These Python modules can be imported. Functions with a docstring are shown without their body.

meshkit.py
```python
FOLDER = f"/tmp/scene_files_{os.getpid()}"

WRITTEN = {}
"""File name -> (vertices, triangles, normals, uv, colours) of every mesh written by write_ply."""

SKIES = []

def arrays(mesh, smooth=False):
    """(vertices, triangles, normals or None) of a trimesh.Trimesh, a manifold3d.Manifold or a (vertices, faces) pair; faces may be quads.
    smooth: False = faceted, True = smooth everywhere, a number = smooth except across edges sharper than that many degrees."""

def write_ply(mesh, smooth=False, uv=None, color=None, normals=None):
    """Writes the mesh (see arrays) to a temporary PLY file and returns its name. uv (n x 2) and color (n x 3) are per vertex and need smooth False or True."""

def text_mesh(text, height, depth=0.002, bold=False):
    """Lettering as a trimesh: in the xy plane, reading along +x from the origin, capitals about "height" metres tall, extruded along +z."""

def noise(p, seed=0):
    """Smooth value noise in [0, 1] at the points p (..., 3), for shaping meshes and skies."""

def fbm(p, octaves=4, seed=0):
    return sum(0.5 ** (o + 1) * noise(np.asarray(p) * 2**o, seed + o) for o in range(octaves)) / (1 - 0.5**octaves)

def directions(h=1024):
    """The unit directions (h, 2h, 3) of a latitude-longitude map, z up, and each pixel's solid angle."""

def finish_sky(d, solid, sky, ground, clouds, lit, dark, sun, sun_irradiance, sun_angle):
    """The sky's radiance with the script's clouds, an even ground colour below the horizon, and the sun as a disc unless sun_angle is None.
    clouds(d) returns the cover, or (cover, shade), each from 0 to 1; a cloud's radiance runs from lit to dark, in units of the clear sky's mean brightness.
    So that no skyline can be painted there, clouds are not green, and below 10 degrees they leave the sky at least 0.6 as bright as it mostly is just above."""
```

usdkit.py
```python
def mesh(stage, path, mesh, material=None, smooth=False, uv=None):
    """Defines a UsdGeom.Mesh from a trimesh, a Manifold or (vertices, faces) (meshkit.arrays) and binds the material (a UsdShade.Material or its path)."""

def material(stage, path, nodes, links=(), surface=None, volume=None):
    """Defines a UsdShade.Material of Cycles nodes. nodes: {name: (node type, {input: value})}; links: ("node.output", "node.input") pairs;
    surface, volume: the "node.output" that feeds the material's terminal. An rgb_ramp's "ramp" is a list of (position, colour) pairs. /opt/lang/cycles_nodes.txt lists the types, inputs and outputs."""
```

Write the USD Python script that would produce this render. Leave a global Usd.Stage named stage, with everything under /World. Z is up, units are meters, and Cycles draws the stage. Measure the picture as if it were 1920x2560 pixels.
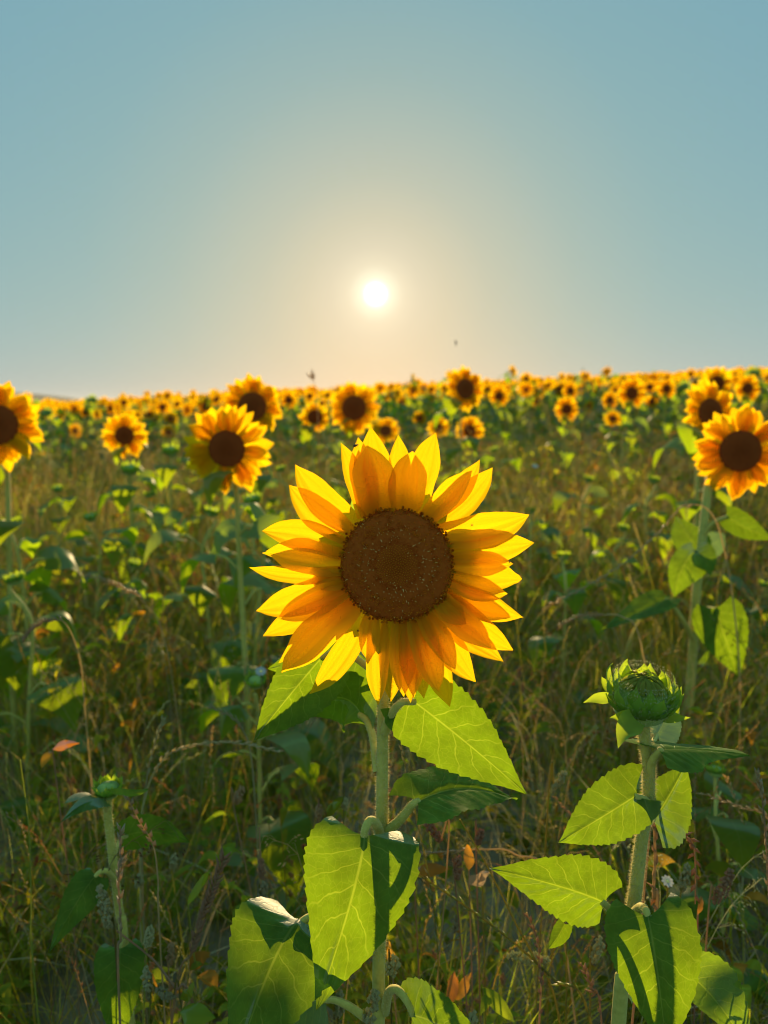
import math, random
import numpy as np
import usdkit
from pxr import Usd, UsdGeom, UsdLux, UsdShade, Gf, Sdf, Vt

# ------------------------------------------------------------------ camera, sky, sun, exposure
stage = Usd.Stage.CreateInMemory()
UsdGeom.SetStageUpAxis(stage, 'Z')
UsdGeom.SetStageMetersPerUnit(stage, 1.0)
WORLD = UsdGeom.Xform.Define(stage, '/World')
stage.SetDefaultPrim(WORLD.GetPrim())
FPX = 1925.0                       # focal length in pixels of the 1920 x 2560 photograph
PITCH = math.radians(8.0)
EYE = np.array([0.0, 0.0, 1.20])
camera = UsdGeom.Camera.Define(stage, '/World/camera')
camera.CreateHorizontalApertureAttr(36.0)
camera.CreateFocalLengthAttr(36.0 * FPX / 1920)
camera.CreateFStopAttr(6.5)
camera.CreateFocusDistanceAttr(0.745)
camera.CreateClippingRangeAttr(Gf.Vec2f(0.02, 20000.0))
camera.AddTranslateOp().Set(Gf.Vec3d(*EYE))
camera.AddRotateXOp().Set(90.0 - 8.0)

SUN_EL, SUN_AZ = math.radians(7.8), math.radians(-0.6)
SUN = np.array([math.sin(SUN_AZ) * math.cos(SUN_EL), math.cos(SUN_AZ) * math.cos(SUN_EL), math.sin(SUN_EL)])
EXPOSURE = 1.6
camera.CreateExposureAttr(EXPOSURE)
SKY_GAIN = 1.0 / (0.10 * 2 ** EXPOSURE)
sky_mat = usdkit.material(stage, '/World/Looks/sky', {
    'sky': ('sky_texture', dict(sky_type='single_scattering', sun_disc=False, sun_elevation=SUN_EL, sun_rotation=SUN_AZ,
                                altitude=100.0, air_density=1.0, aerosol_density=0.5, ozone_density=1.0)),
    'dim': ('mix_color', dict(blend_type='multiply', fac=1.0, b=(0.05, 0.05, 0.05), use_clamp=False)),
    'sep': ('separate_color', {}),
    'r': ('math', dict(math_type='power', value2=0.42)), 'g': ('math', dict(math_type='power', value2=0.20)), 'b': ('math', dict(math_type='power', value2=0.02)),
    'com': ('combine_color', {}),
    'tint': ('mix_color', dict(blend_type='multiply', fac=1.0, b=tuple(SKY_GAIN * c for c in (0.500, 0.570, 0.495)), use_clamp=False)),
    'dir': ('texture_coordinate', {}),
    'nrm': ('vector_math', dict(math_type='normalize')),
    'dot': ('vector_math', dict(math_type='dot_product', vector2=tuple(SUN))),
    'ang': ('math', dict(math_type='arccosine')),
    'deg': ('math', dict(math_type='multiply', value2=180 / math.pi / 40.0)),
    'sunramp': ('rgb_ramp', dict(ramp=[(x, tuple(SKY_GAIN * c for c in v)) for x, v in [
        (0.0, (4, 4, 3.6)), (0.011, (4, 4, 3.6)), (0.0175, (1.0, .90, .62)), (0.0275, (.58, .46, .24)), (0.05, (0.40, 0.25, 0.07)), (0.08, (0.30, 0.165, 0.01)),
        (0.125, (0.23, 0.115, -.03)), (0.2, (0.14, 0.07, -.04)), (0.35, (0.05, .035, -.03)), (0.5, (0.01, 0.02, -.015)), (1.0, (0, 0.004, 0))]])),
    'add': ('mix_color', dict(blend_type='add', fac=1.0, use_clamp=False)),
    'bg': ('background_shader', dict(strength=0.10)),
}, [('sky.color', 'dim.a'), ('dim.result', 'sep.color'), ('sep.r', 'r.value1'), ('sep.g', 'g.value1'), ('sep.b', 'b.value1'), ('r.value', 'com.r'), ('g.value', 'com.g'), ('b.value', 'com.b'),
    ('com.color', 'tint.a'), ('dir.generated', 'nrm.vector1'), ('nrm.vector', 'dot.vector1'), ('dot.value', 'ang.value1'),
    ('ang.value', 'deg.value1'), ('deg.value', 'sunramp.fac'), ('tint.result', 'add.a'), ('sunramp.color', 'add.b'), ('add.result', 'bg.color')], surface='bg.background')
sky = UsdLux.DomeLight.Define(stage, '/World/sky')
UsdShade.MaterialBindingAPI.Apply(sky.GetPrim()).Bind(sky_mat)
sky.GetPrim().SetCustomDataByKey('kind', 'structure')
sun = UsdLux.DistantLight.Define(stage, '/World/sun')
sun.CreateIntensityAttr(0.70)
sun.CreateAngleAttr(0.53)
sun.CreateNormalizeAttr(True)
sun.CreateColorAttr(Gf.Vec3f(1.0, 0.72, 0.36))
sun.AddTransformOp().Set(Gf.Matrix4d().SetRotate(Gf.Rotation(Gf.Vec3d(0, 0, 1), Gf.Vec3d(*map(float, SUN)))))   # shines along its -z

# ------------------------------------------------------------------ helpers
rng = np.random.default_rng(7)
def unit(v):
    v = np.asarray(v, float)
    return v / (np.linalg.norm(v, axis=-1, keepdims=True) + 1e-12)

def at(px, py, Y):
    """A place seen at a pixel of the photograph, Y metres ahead of the camera (measured along the ground)."""
    rx, up = (px - 960) / FPX, (1280 - py) / FPX
    d = np.array([rx, math.cos(PITCH) + up * math.sin(PITCH), -math.sin(PITCH) + up * math.cos(PITCH)])
    return EYE + d * (Y / d[1])

def pix(Y, py=1280):
    """Metres to one pixel of the photograph at that distance."""
    up = (1280 - py) / FPX
    return Y / (math.cos(PITCH) + up * math.sin(PITCH)) / FPX

def ground_z(x, y):
    x, y = np.asarray(x, float), np.asarray(y, float)
    yy = np.minimum(y, 90.0)
    h = 0.021 * np.clip(yy, -5, 90) + 0.046 * np.clip(x, -60, 60)
    h = h * np.clip((y + 6) / 10, 0.25, 1)
    h = h - 0.0035 * np.clip(y - 70, 0, 60) ** 2 - 0.004 * np.clip(np.abs(x) - 60, 0, 60) ** 2
    h = h + 0.03 * np.sin(x * 0.7 + 1) * np.cos(y * 0.45)
    return np.maximum(h, -9.0)

used = {}
def path_for(parent, name):
    """Free path for that name under that parent: repeats take a three-digit number."""
    k = (parent, name)
    n = used.get(k, 0)
    used[k] = n + 1
    return f'{parent}/{name}' if n == 0 else f'{parent}/{name}_{n:03d}'

def tag(prim, label=None, cat=None, group=None, kind=None):
    for k, v in (('label', label), ('category', cat), ('group', group), ('kind', kind)):
        if v:
            prim.SetCustomDataByKey(k, v)
    return prim

def thing(name, label=None, cat=None, loc=(0, 0, 0), group=None, rotz=0.0, kind=None):
    p = path_for('/World', name)
    x = UsdGeom.Xform.Define(stage, p)
    x.AddTranslateOp().Set(Gf.Vec3d(*map(float, loc)))
    if rotz:
        x.AddRotateZOp().Set(float(rotz))
    tag(x.GetPrim(), label, cat, group, kind)
    return p

def part(parent, name, vf, mat, off=(0, 0, 0), smooth=True, label=None, kind=None):
    """One mesh: (vertices, faces[, uv]). off is taken off the vertices (the thing's own place)."""
    p = path_for(parent, name)
    v, f = np.asarray(vf[0], float) - np.asarray(off, float), vf[1]
    m = usdkit.mesh(stage, p, (v, f), M[mat], smooth=smooth, uv=vf[2] if len(vf) > 2 else None)
    m.CreateDoubleSidedAttr(True)
    tag(m.GetPrim(), label, None, None, kind)
    return p

def join(parts):
    vs, fs, uvs, n = [], [], [], 0
    for p in parts:
        vs.append(p[0]); fs.append(np.asarray(p[1]) + n); n += len(p[0])
        uvs.append(p[2] if len(p) > 2 else np.zeros((len(p[0]), 2)))
    return np.vstack(vs), np.vstack(fs), np.vstack(uvs)

def grid_faces(nr, nc):
    i, j = np.meshgrid(np.arange(nr - 1), np.arange(nc - 1), indexing='ij')
    a = (i * nc + j).ravel(); b = a + 1; c = a + nc + 1; d = a + nc
    return np.vstack([np.stack([a, b, c], 1), np.stack([a, c, d], 1)])

def spline(pts, n):
    """Catmull-Rom through the points."""
    p = np.asarray(pts, float)
    if len(p) == 2:
        return p[0] + (p[1] - p[0]) * np.linspace(0, 1, n)[:, None]
    q = np.vstack([2 * p[0] - p[1], p, 2 * p[-1] - p[-2]])
    t = np.linspace(0, len(p) - 1 - 1e-9, n)
    k = t.astype(int); s = (t - k)[:, None]
    a, b, c, d = q[k], q[k + 1], q[k + 2], q[k + 3]
    return 0.5 * (2 * b + (c - a) * s + (2 * a - 5 * b + 4 * c - d) * s ** 2 + (3 * b - a - 3 * c + d) * s ** 3)

def tube(pts, radii, sides=8, cap=True):
    p = np.asarray(pts, float)
    r = np.broadcast_to(radii, (len(p),)) if np.ndim(radii) < 1 or len(np.atleast_1d(radii)) == len(p) else np.interp(np.linspace(0, 1, len(p)), np.linspace(0, 1, len(radii)), radii)
    t = unit(np.gradient(p, axis=0))
    ref = np.array([0, 1.0, 0]) if abs(t[:, 1]).mean() < 0.8 else np.array([1.0, 0, 0])
    a = unit(np.cross(t, ref)); b = np.cross(t, a)
    ang = np.arange(sides) * 2 * np.pi / sides
    v = (p[:, None] + r[:, None, None] * (np.cos(ang)[None, :, None] * a[:, None] + np.sin(ang)[None, :, None] * b[:, None])).reshape(-1, 3)
    n = len(p)
    i, j = np.meshgrid(np.arange(n - 1), np.arange(sides), indexing='ij')
    A = (i * sides + j).ravel(); B = (i * sides + (j + 1) % sides).ravel(); C = B + sides; D = A + sides
    f = np.vstack([np.stack([A, B, C], 1), np.stack([A, C, D], 1)])
    if cap:
        v = np.vstack([v, p[-1] + t[-1] * r[-1] * 0.5])
        e = (n - 1) * sides
        f = np.vstack([f, [[e + k, e + (k + 1) % sides, len(v) - 1] for k in range(sides)]])
    return v, f, np.zeros((len(v), 2))

LEAF_T = np.array([0, .04, .10, .18, .28, .38, .5, .62, .74, .84, .92, .97, 1.0])
SUNFLOWER_LEAF = np.array([.62, .76, .90, .98, 1.0, .965, .86, .70, .49, .30, .14, .05, 0.0])
LANCE_LEAF = np.array([.08, .25, .5, .75, .95, 1.0, .95, .82, .60, .38, .19, .07, 0.0])
OVATE_LEAF = np.array([.12, .40, .68, .88, 1.0, .99, .90, .74, .52, .32, .15, .06, 0.0])

def leaf(B, Mid, T, W, lat, nu=8, nv=16, prof=SUNFLOWER_LEAF, cord=0.13, serr=0.0, teeth=15, fold=0.0, cup=0.0, wav=0.0, asym=0.0, seed=0, relief=0.0):
    """A leaf blade: midrib from B through Mid to T, full width W, lat: the direction across the blade."""
    B, Mid, T, lat = (np.asarray(x, float) for x in (B, Mid, T, lat))
    C = 2 * Mid - 0.5 * (B + T)
    u = np.linspace(-1, 1, nu + 1); v = np.linspace(0, 1, nv + 1)
    U, V = np.meshgrid(u, v)
    y = V - cord * np.abs(U) ** 1.5 * (1 - V) ** 3
    f = np.interp(V, LEAF_T, prof)
    if serr:
        ph = V * teeth + 0.25 * np.sin(V * 17 + seed)
        saw = (1 - (ph % 1.0)) ** 1.0
        s = 1 + serr * (saw - 0.5) * np.abs(U) ** 6 * np.clip((1 - V) * 8, 0, 1)
        f = f * s
    side = np.where(U > 0, 1 + asym, 1 - asym)
    x = U * f * W / 2 * side
    q = y[..., None]
    P = (1 - q) ** 2 * B + 2 * q * (1 - q) * C + q ** 2 * T
    tan = unit(2 * (1 - q) * (C - B) + 2 * q * (T - C))
    la = unit(lat - (tan * lat).sum(-1, keepdims=True) * tan)
    nn = np.cross(la, tan)
    L = np.linalg.norm(T - B)
    off = fold * np.abs(x) + cup * np.abs(x) * np.abs(U)
    if wav:
        off = off + wav * L * (np.sin(V * 9 + seed * 1.7 + 1.3 * np.sign(U)) * U ** 2 * 0.6 + np.sin(V * 21 + seed * 2.9 + np.sign(U)) * U ** 4 * 0.35)
    if relief:
        k = 0.24
        r = (V - k * np.abs(U) ** 0.85) * 8 + np.sign(U) * 0.15
        off = off + relief * W * (np.abs((r % 1) - 0.5) - 0.25) * np.clip(1.2 - np.abs(U), 0, 1) * np.clip(np.abs(U) * 5, 0, 1)
        off = off - relief * 1.3 * W * np.exp(-(U / 0.10) ** 2)
    P = P + la * x[..., None] * (1 - 0.25 * fold ** 2) + nn * off[..., None]
    uv = np.stack([U * 0.5 + 0.5, V], -1).reshape(-1, 2)
    return P.reshape(-1, 3), grid_faces(nv + 1, nu + 1), uv

PETAL_T = np.array([0, .12, .3, .5, .66, .8, .9, .96, 1.0])
PETAL = np.array([.62, .80, .94, 1.0, .91, .66, .36, .14, 0.015])
BRACT = np.array([.85, .97, 1.0, .78, .48, .25, .13, .07, 0.01])
def petal(B, T, W, N, nu=8, nv=14, bulge=0.0, cup=0.12, pleat=0.02, bow=0.0, curl=0.0, twist=0.0, seed=0, blunt=0.0, prof=None):
    B, T, N = (np.asarray(x, float) for x in (B, T, N))
    L = np.linalg.norm(T - B)
    t0 = (T - B) / L
    side = unit(np.cross(t0, N))
    C = 0.5 * (B + T) + N * bulge * L * 2 + side * bow * L * 2
    T = T + N * curl * L
    u = np.linspace(-1, 1, nu + 1); v = np.linspace(0, 1, nv + 1)
    U, V = np.meshgrid(u, v)
    q = V[..., None]
    P = (1 - q) ** 2 * B + 2 * q * (1 - q) * C + q ** 2 * T
    tan = unit(2 * (1 - q) * (C - B) + 2 * q * (T - C))
    la = unit(np.cross(tan, N))
    nn = np.cross(la, tan)
    if twist:
        a = (twist * V)[..., None]
        la, nn = la * np.cos(a) + nn * np.sin(a), nn * np.cos(a) - la * np.sin(a)
    f = np.interp(V, PETAL_T, PETAL if prof is None else prof)
    if blunt:
        f = np.maximum(f, np.where(V < 1, np.sqrt(np.clip(1 - ((V - .55) / .45) ** 2, 0, 1)) * blunt * (V > .55), 0))
    x = U * f * W / 2 * (1 + 0.04 * np.sin(V * 11 + seed + U))
    off = cup * W * (U ** 2 - 0.4) * f + pleat * W * np.cos(U * 3.2 * np.pi + seed) * np.clip(V * 4, 0, 1) * f + 0.03 * W * np.sin(V * 8 + seed) * U
    P = P + la * x[..., None] + nn * off[..., None]
    return P.reshape(-1, 3), grid_faces(nv + 1, nu + 1), np.stack([U * 0.5 + 0.5, V], -1).reshape(-1, 2)

def dome(C, N, R, H, rings=10, seg=32, edge=0.0):
    """A low dome of radius R, height H along N, closed behind."""
    N = unit(N); a = unit(np.cross(N, [0.31, 0.17, 0.93])); b = np.cross(N, a)
    prof = [(math.sin(k / rings * math.pi / 2) * R, math.cos(k / rings * math.pi / 2) * H) for k in range(1, rings + 1)] + [(R * .92, -H * .35 - edge), (R * .55, -H * .8 - edge), (R * .12, -H * 1.0 - edge)]
    v = [np.asarray(C) + N * H]
    ang = np.arange(seg) * 2 * np.pi / seg
    for r, h in prof:
        v.extend(np.asarray(C) + N * h + (np.cos(ang)[:, None] * a + np.sin(ang)[:, None] * b) * r)
    f = [[0, 1 + j, 1 + (j + 1) % seg] for j in range(seg)]
    for k in range(len(prof) - 1):
        o = 1 + k * seg
        for j in range(seg):
            j2 = (j + 1) % seg
            f += [[o + j, o + seg + j, o + seg + j2], [o + j, o + seg + j2, o + j2]]
    return np.array(v), np.array(f), np.zeros((len(v), 2))

def hairs(pts, radii, n, length, seed=0, thick=0.00017, lean=0.25):
    """Fine bristles standing off a stem, each a slender three-sided spike."""
    r = np.random.default_rng(seed)
    p = np.asarray(pts, float)
    seg = np.linalg.norm(np.diff(p, axis=0), axis=1); s = np.concatenate([[0], np.cumsum(seg)])
    q = r.random(n) * s[-1]
    c = np.stack([np.interp(q, s, p[:, k]) for k in range(3)], 1)
    t = unit(np.stack([np.interp(q, s, np.gradient(p[:, k], s)) for k in range(3)], 1))
    rad = np.interp(q, np.linspace(0, s[-1], len(radii)), radii)
    a = unit(np.cross(t, [0.1, 1, 0.05])); b = np.cross(t, a)
    ph = r.random(n) * 2 * np.pi
    d = np.cos(ph)[:, None] * a + np.sin(ph)[:, None] * b
    root = c + d * (rad * 0.96)[:, None]
    h = unit(d + lean * r.normal(size=(n, 3))) * (length * (0.4 + 0.9 * r.random(n)))[:, None]
    e1 = unit(np.cross(h, t + 0.01)); e2 = unit(np.cross(h, e1))
    v = np.stack([root + e1 * thick, root - e1 * thick * .5 + e2 * thick, root - e1 * thick * .5 - e2 * thick, root + h], 1).reshape(-1, 3)
    k = np.arange(n)[:, None] * 4
    f = np.vstack([k + [0, 1, 3], k + [1, 2, 3], k + [2, 0, 3]])
    return v, f, np.zeros((len(v), 2))

# ------------------------------------------------------------------ materials
M = {}
def thin(name, refl, trans, k=0.5, gloss=0.0, rough=0.4, veins=None, streak=None, vary=0.0, mottle=0.0, bump=0.0):
    """A thin blade: light scattered back (refl) and through (trans). veins/streak: a paler or deeper pattern that grows in the blade itself; streak also deepens the base, partly as painted shade."""
    n = {'d': ('diffuse_bsdf', dict(color=refl)), 't': ('translucent_bsdf', dict(color=trans)), 'm': ('mix_closure', dict(fac=k))}
    l = [('d.BSDF', 'm.closure1'), ('t.BSDF', 'm.closure2')]
    src = {'d': None, 't': None}
    height = None
    if veins:
        n |= {'uv': ('texture_coordinate', {}), 'sep': ('separate_xyz', {}),
              'u': ('math', dict(math_type='multiply_add', value2=2.0, value3=-1.0)), 'au': ('math', dict(math_type='absolute')),
              'sg': ('math', dict(math_type='sign')), 'pw': ('math', dict(math_type='power', value2=0.85)),
              'nz': ('noise_texture', dict(scale=5.0, detail=2.0)), 'nzo': ('math', dict(math_type='multiply_add', value2=0.10, value3=-0.05)),
              'q0': ('math', dict(math_type='multiply_add', value2=-0.24)), 'q': ('math', dict(math_type='add')),
              'q8': ('math', dict(math_type='multiply_add', value2=7.0)), 'sgo': ('math', dict(math_type='multiply', value2=0.18)),
              'fr': ('math', dict(math_type='fraction')), 'ce': ('math', dict(math_type='multiply_add', value2=1.0, value3=-0.5)), 'ab': ('math', dict(math_type='absolute')),
              'lat': ('map_range', dict(range_type='smoothstep', from_min=0.012, from_max=0.05, to_min=1.0, to_max=0.0, clamp=True)),
              'fade': ('map_range', dict(range_type='linear', from_min=0.35, from_max=1.0, to_min=0.85, to_max=0.25, clamp=True)),
              'latf': ('math', dict(math_type='multiply')),
              'mid': ('map_range', dict(range_type='smoothstep', from_min=0.008, from_max=0.034, to_min=1.0, to_max=0.0, clamp=True)),
              'vo': ('voronoi_texture', dict(feature='distance_to_edge', scale=17.0, randomness=1.0)),
              'net': ('map_range', dict(range_type='smoothstep', from_min=0.0, from_max=0.06, to_min=0.28, to_max=0.0, clamp=True)),
              'mx': ('math', dict(math_type='maximum')), 'v': ('math', dict(math_type='maximum'))}
        l += [('uv.UV', 'sep.vector'), ('sep.x', 'u.value1'), ('u.value', 'au.value1'), ('u.value', 'sg.value1'), ('au.value', 'pw.value1'),
              ('uv.UV', 'nz.vector'), ('nz.fac', 'nzo.value1'), ('pw.value', 'q0.value1'), ('sep.y', 'q0.value3'), ('q0.value', 'q.value1'), ('nzo.value', 'q.value2'),
              ('q.value', 'q8.value1'), ('sg.value', 'sgo.value1'), ('sgo.value', 'q8.value3'), ('q8.value', 'fr.value1'), ('fr.value', 'ce.value1'), ('ce.value', 'ab.value1'),
              ('ab.value', 'lat.value'), ('au.value', 'fade.value'), ('lat.result', 'latf.value1'), ('fade.result', 'latf.value2'), ('au.value', 'mid.value'),
              ('uv.UV', 'vo.vector'), ('vo.distance', 'net.value'), ('latf.value', 'mx.value1'), ('mid.result', 'mx.value2'), ('mx.value', 'v.value1'), ('net.result', 'v.value2')]
        for key, col, to in (('d', refl, veins[0]), ('t', trans, veins[1])):
            n['x' + key] = ('mix_color', dict(blend_type='mix', a=col, b=to))
            l += [('v.value', f'x{key}.fac')]
            src[key] = f'x{key}.result'
        height = 'v.value'
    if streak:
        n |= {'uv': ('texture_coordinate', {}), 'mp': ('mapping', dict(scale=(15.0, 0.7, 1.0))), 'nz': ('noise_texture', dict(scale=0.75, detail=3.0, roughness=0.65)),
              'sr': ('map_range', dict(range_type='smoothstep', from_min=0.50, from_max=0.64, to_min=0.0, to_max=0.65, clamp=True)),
              'sep': ('separate_xyz', {}), 'bs': ('map_range', dict(range_type='smoothstep', from_min=0.0, from_max=0.42, to_min=0.9, to_max=0.0, clamp=True)), 'mxx': ('math', dict(math_type='maximum'))}  # deeper base: the petal's own orange plus receptacle shade painted in
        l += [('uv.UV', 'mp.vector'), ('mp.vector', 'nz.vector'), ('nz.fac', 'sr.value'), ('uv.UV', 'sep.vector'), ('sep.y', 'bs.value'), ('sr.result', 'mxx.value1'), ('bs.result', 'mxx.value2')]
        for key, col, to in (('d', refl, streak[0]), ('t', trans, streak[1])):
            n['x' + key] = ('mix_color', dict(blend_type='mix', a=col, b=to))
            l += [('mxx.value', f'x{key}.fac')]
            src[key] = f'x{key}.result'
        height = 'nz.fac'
    if mottle:
        n |= {'mo': ('texture_coordinate', {}), 'mn': ('noise_texture', dict(scale=38.0, detail=4.0, roughness=0.6)), 'mr': ('map_range', dict(from_min=0.3, from_max=0.7, to_min=1 - mottle, to_max=1 + mottle))}
        l += [('mo.object', 'mn.vector'), ('mn.fac', 'mr.value')]
    if vary:
        n |= {'oi': ('object_info', {}), 'vr': ('map_range', dict(to_min=1 - vary, to_max=1 + vary)), 'hr': ('math', dict(math_type='multiply_add', value2=vary * 0.16, value3=0.5 - vary * 0.08))}
        l += [('oi.random', 'vr.value'), ('oi.random', 'hr.value1')]
    if mottle or vary:
        for key, col in (('d', refl), ('t', trans)):
            n['h' + key] = ('hsv', dict(color=col))
            if src[key]:
                l.append((src[key], f'h{key}.color'))
            if vary:
                l += [('hr.value', f'h{key}.hue')]
            if mottle:
                l += [('mr.result', f'h{key}.value')]
            elif vary:
                l += [('vr.result', f'h{key}.value')]
            src[key] = f'h{key}.color'
    for key in 'dt':
        if src[key]:
            l.append((src[key], f'{key}.color'))
    out = 'm.closure'
    if bump and height:
        n['bp'] = ('bump', dict(strength=0.5, distance=bump))
        l += [(height, 'bp.height'), ('bp.normal', 'd.normal')]
    if gloss:
        n |= {'g': ('glossy_bsdf', dict(color=(1, 1, 1), roughness=rough)), 'lw': ('layer_weight', dict(blend=0.25)), 'gf': ('math', dict(math_type='multiply', value2=gloss)), 'gm': ('mix_closure', {})}
        l += [('lw.fresnel', 'gf.value1'), ('gf.value', 'gm.fac'), ('m.closure', 'gm.closure1'), ('g.BSDF', 'gm.closure2')]
        if bump and height:
            l += [('bp.normal', 'g.normal')]
        out = 'gm.closure'
    M[name] = usdkit.material(stage, f'/World/Looks/{name}', n, l, surface=out)

TONES = {   # light scattered back and light let through, by kind of blade
    'grass_green': ((0.26, 0.265, 0.030), (0.76, 0.78, 0.040)), 'grass_olive': ((0.42, 0.32, 0.06), (0.88, 0.72, 0.09)), 'grass_tan': ((0.66, 0.48, 0.23), (0.90, 0.68, 0.30)),
    'seed_brown': ((0.46, 0.26, 0.12), (0.76, 0.45, 0.17)), 'seed_pale': ((0.52, 0.42, 0.19), (0.80, 0.66, 0.28)), 'weed_leaf': ((0.19, 0.235, 0.026), (0.69, 0.73, 0.022)),
    'orange_leaf': ((0.46, 0.19, 0.03), (0.88, 0.40, 0.03))}
M['tinted_blade'] = usdkit.material(stage, '/World/Looks/tinted_blade', {
    'a': ('attribute', dict(attribute='refl')), 'b': ('attribute', dict(attribute='trans')), 'd': ('diffuse_bsdf', {}), 't': ('translucent_bsdf', {}), 'm': ('mix_closure', dict(fac=0.5))},
    [('a.color', 'd.color'), ('b.color', 't.color'), ('d.BSDF', 'm.closure1'), ('t.BSDF', 'm.closure2')], surface='m.closure')

def solid(name, col, col2=None, scale=60.0, rough=0.7, sheen=0.0, spec=0.3, vary=0.0):
    n = {'p': ('principled_bsdf', dict(base_color=col, roughness=rough, sheen_weight=sheen, specular_ior_level=spec))}
    l = []
    if col2 is not None:
        n |= {'tc': ('texture_coordinate', {}), 'nz': ('noise_texture', dict(scale=scale, detail=4.0, roughness=0.6)), 'r': ('rgb_ramp', dict(ramp=[(0.32, col), (0.68, col2)]))}
        l += [('tc.object', 'nz.vector'), ('nz.fac', 'r.fac'), ('r.color', 'p.base_color')]
    M[name] = usdkit.material(stage, f'/World/Looks/{name}', n, l, surface='p.BSDF')

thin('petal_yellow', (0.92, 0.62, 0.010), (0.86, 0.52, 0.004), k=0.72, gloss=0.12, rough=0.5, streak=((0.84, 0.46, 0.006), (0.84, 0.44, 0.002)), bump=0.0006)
thin('far_petal_yellow', (0.82, 0.48, 0.010), (0.88, 0.56, 0.004), k=0.70, vary=0.10)
thin('sunflower_leaf', (0.095, 0.210, 0.028), (0.21, 0.345, 0.003), k=0.54, gloss=0.12, rough=0.5, veins=((0.18, 0.28, 0.06), (0.38, 0.52, 0.02)), mottle=0.22, bump=0.0010)
thin('weedy_leaf', (0.10, 0.19, 0.020), (0.42, 0.58, 0.006), k=0.56, gloss=0.06, rough=0.5, veins=((0.18, 0.26, 0.05), (0.52, 0.64, 0.03)), vary=0.15)
thin('crop_leaf', (0.11, 0.20, 0.026), (0.46, 0.60, 0.014), k=0.5, gloss=0.10, rough=0.5, vary=0.25)
thin('bract_green', (0.16, 0.28, 0.05), (0.56, 0.74, 0.03), k=0.48, gloss=0.08, rough=0.5, mottle=0.15)
thin('grass_green', (0.11, 0.135, 0.025), (0.36, 0.40, 0.03), k=0.5, gloss=0.1, rough=0.4, vary=0.3)
thin('grass_olive', (0.25, 0.24, 0.06), (0.55, 0.50, 0.08), k=0.48, gloss=0.1, rough=0.4, vary=0.3)
thin('grass_tan', (0.52, 0.39, 0.20), (0.82, 0.60, 0.28), k=0.45, gloss=0.15, rough=0.5, vary=0.2)
thin('seed_brown', (0.42, 0.26, 0.14), (0.70, 0.43, 0.20), k=0.35, vary=0.2)
thin('seed_pale', (0.42, 0.38, 0.19), (0.70, 0.62, 0.28), k=0.35, vary=0.2)
thin('weed_leaf', (0.14, 0.20, 0.024), (0.50, 0.58, 0.02), k=0.52, gloss=0.08, rough=0.5, vary=0.3)
thin('orange_leaf', (0.34, 0.13, 0.025), (0.62, 0.24, 0.02), k=0.5, gloss=0.2, rough=0.45, vary=0.3)
thin('white_petal', (0.7, 0.68, 0.6), (0.5, 0.5, 0.4), k=0.4)
solid('stem_green', (0.38, 0.33, 0.055), (0.50, 0.43, 0.085), scale=160, rough=0.7, sheen=0.08, spec=0.15)
thin('stem_hair', (0.80, 0.76, 0.50), (0.85, 0.80, 0.50), k=0.6)
solid('far_stem', (0.28, 0.26, 0.09), (0.36, 0.33, 0.13), scale=40, rough=0.7)
solid('disc_brown', (0.30, 0.055, 0.005), (0.38, 0.08, 0.008), scale=420, rough=0.9, spec=0.05)
solid('far_disc', (0.20, 0.036, 0.007), (0.28, 0.060, 0.010), scale=260, rough=0.95, spec=0.05)
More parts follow.
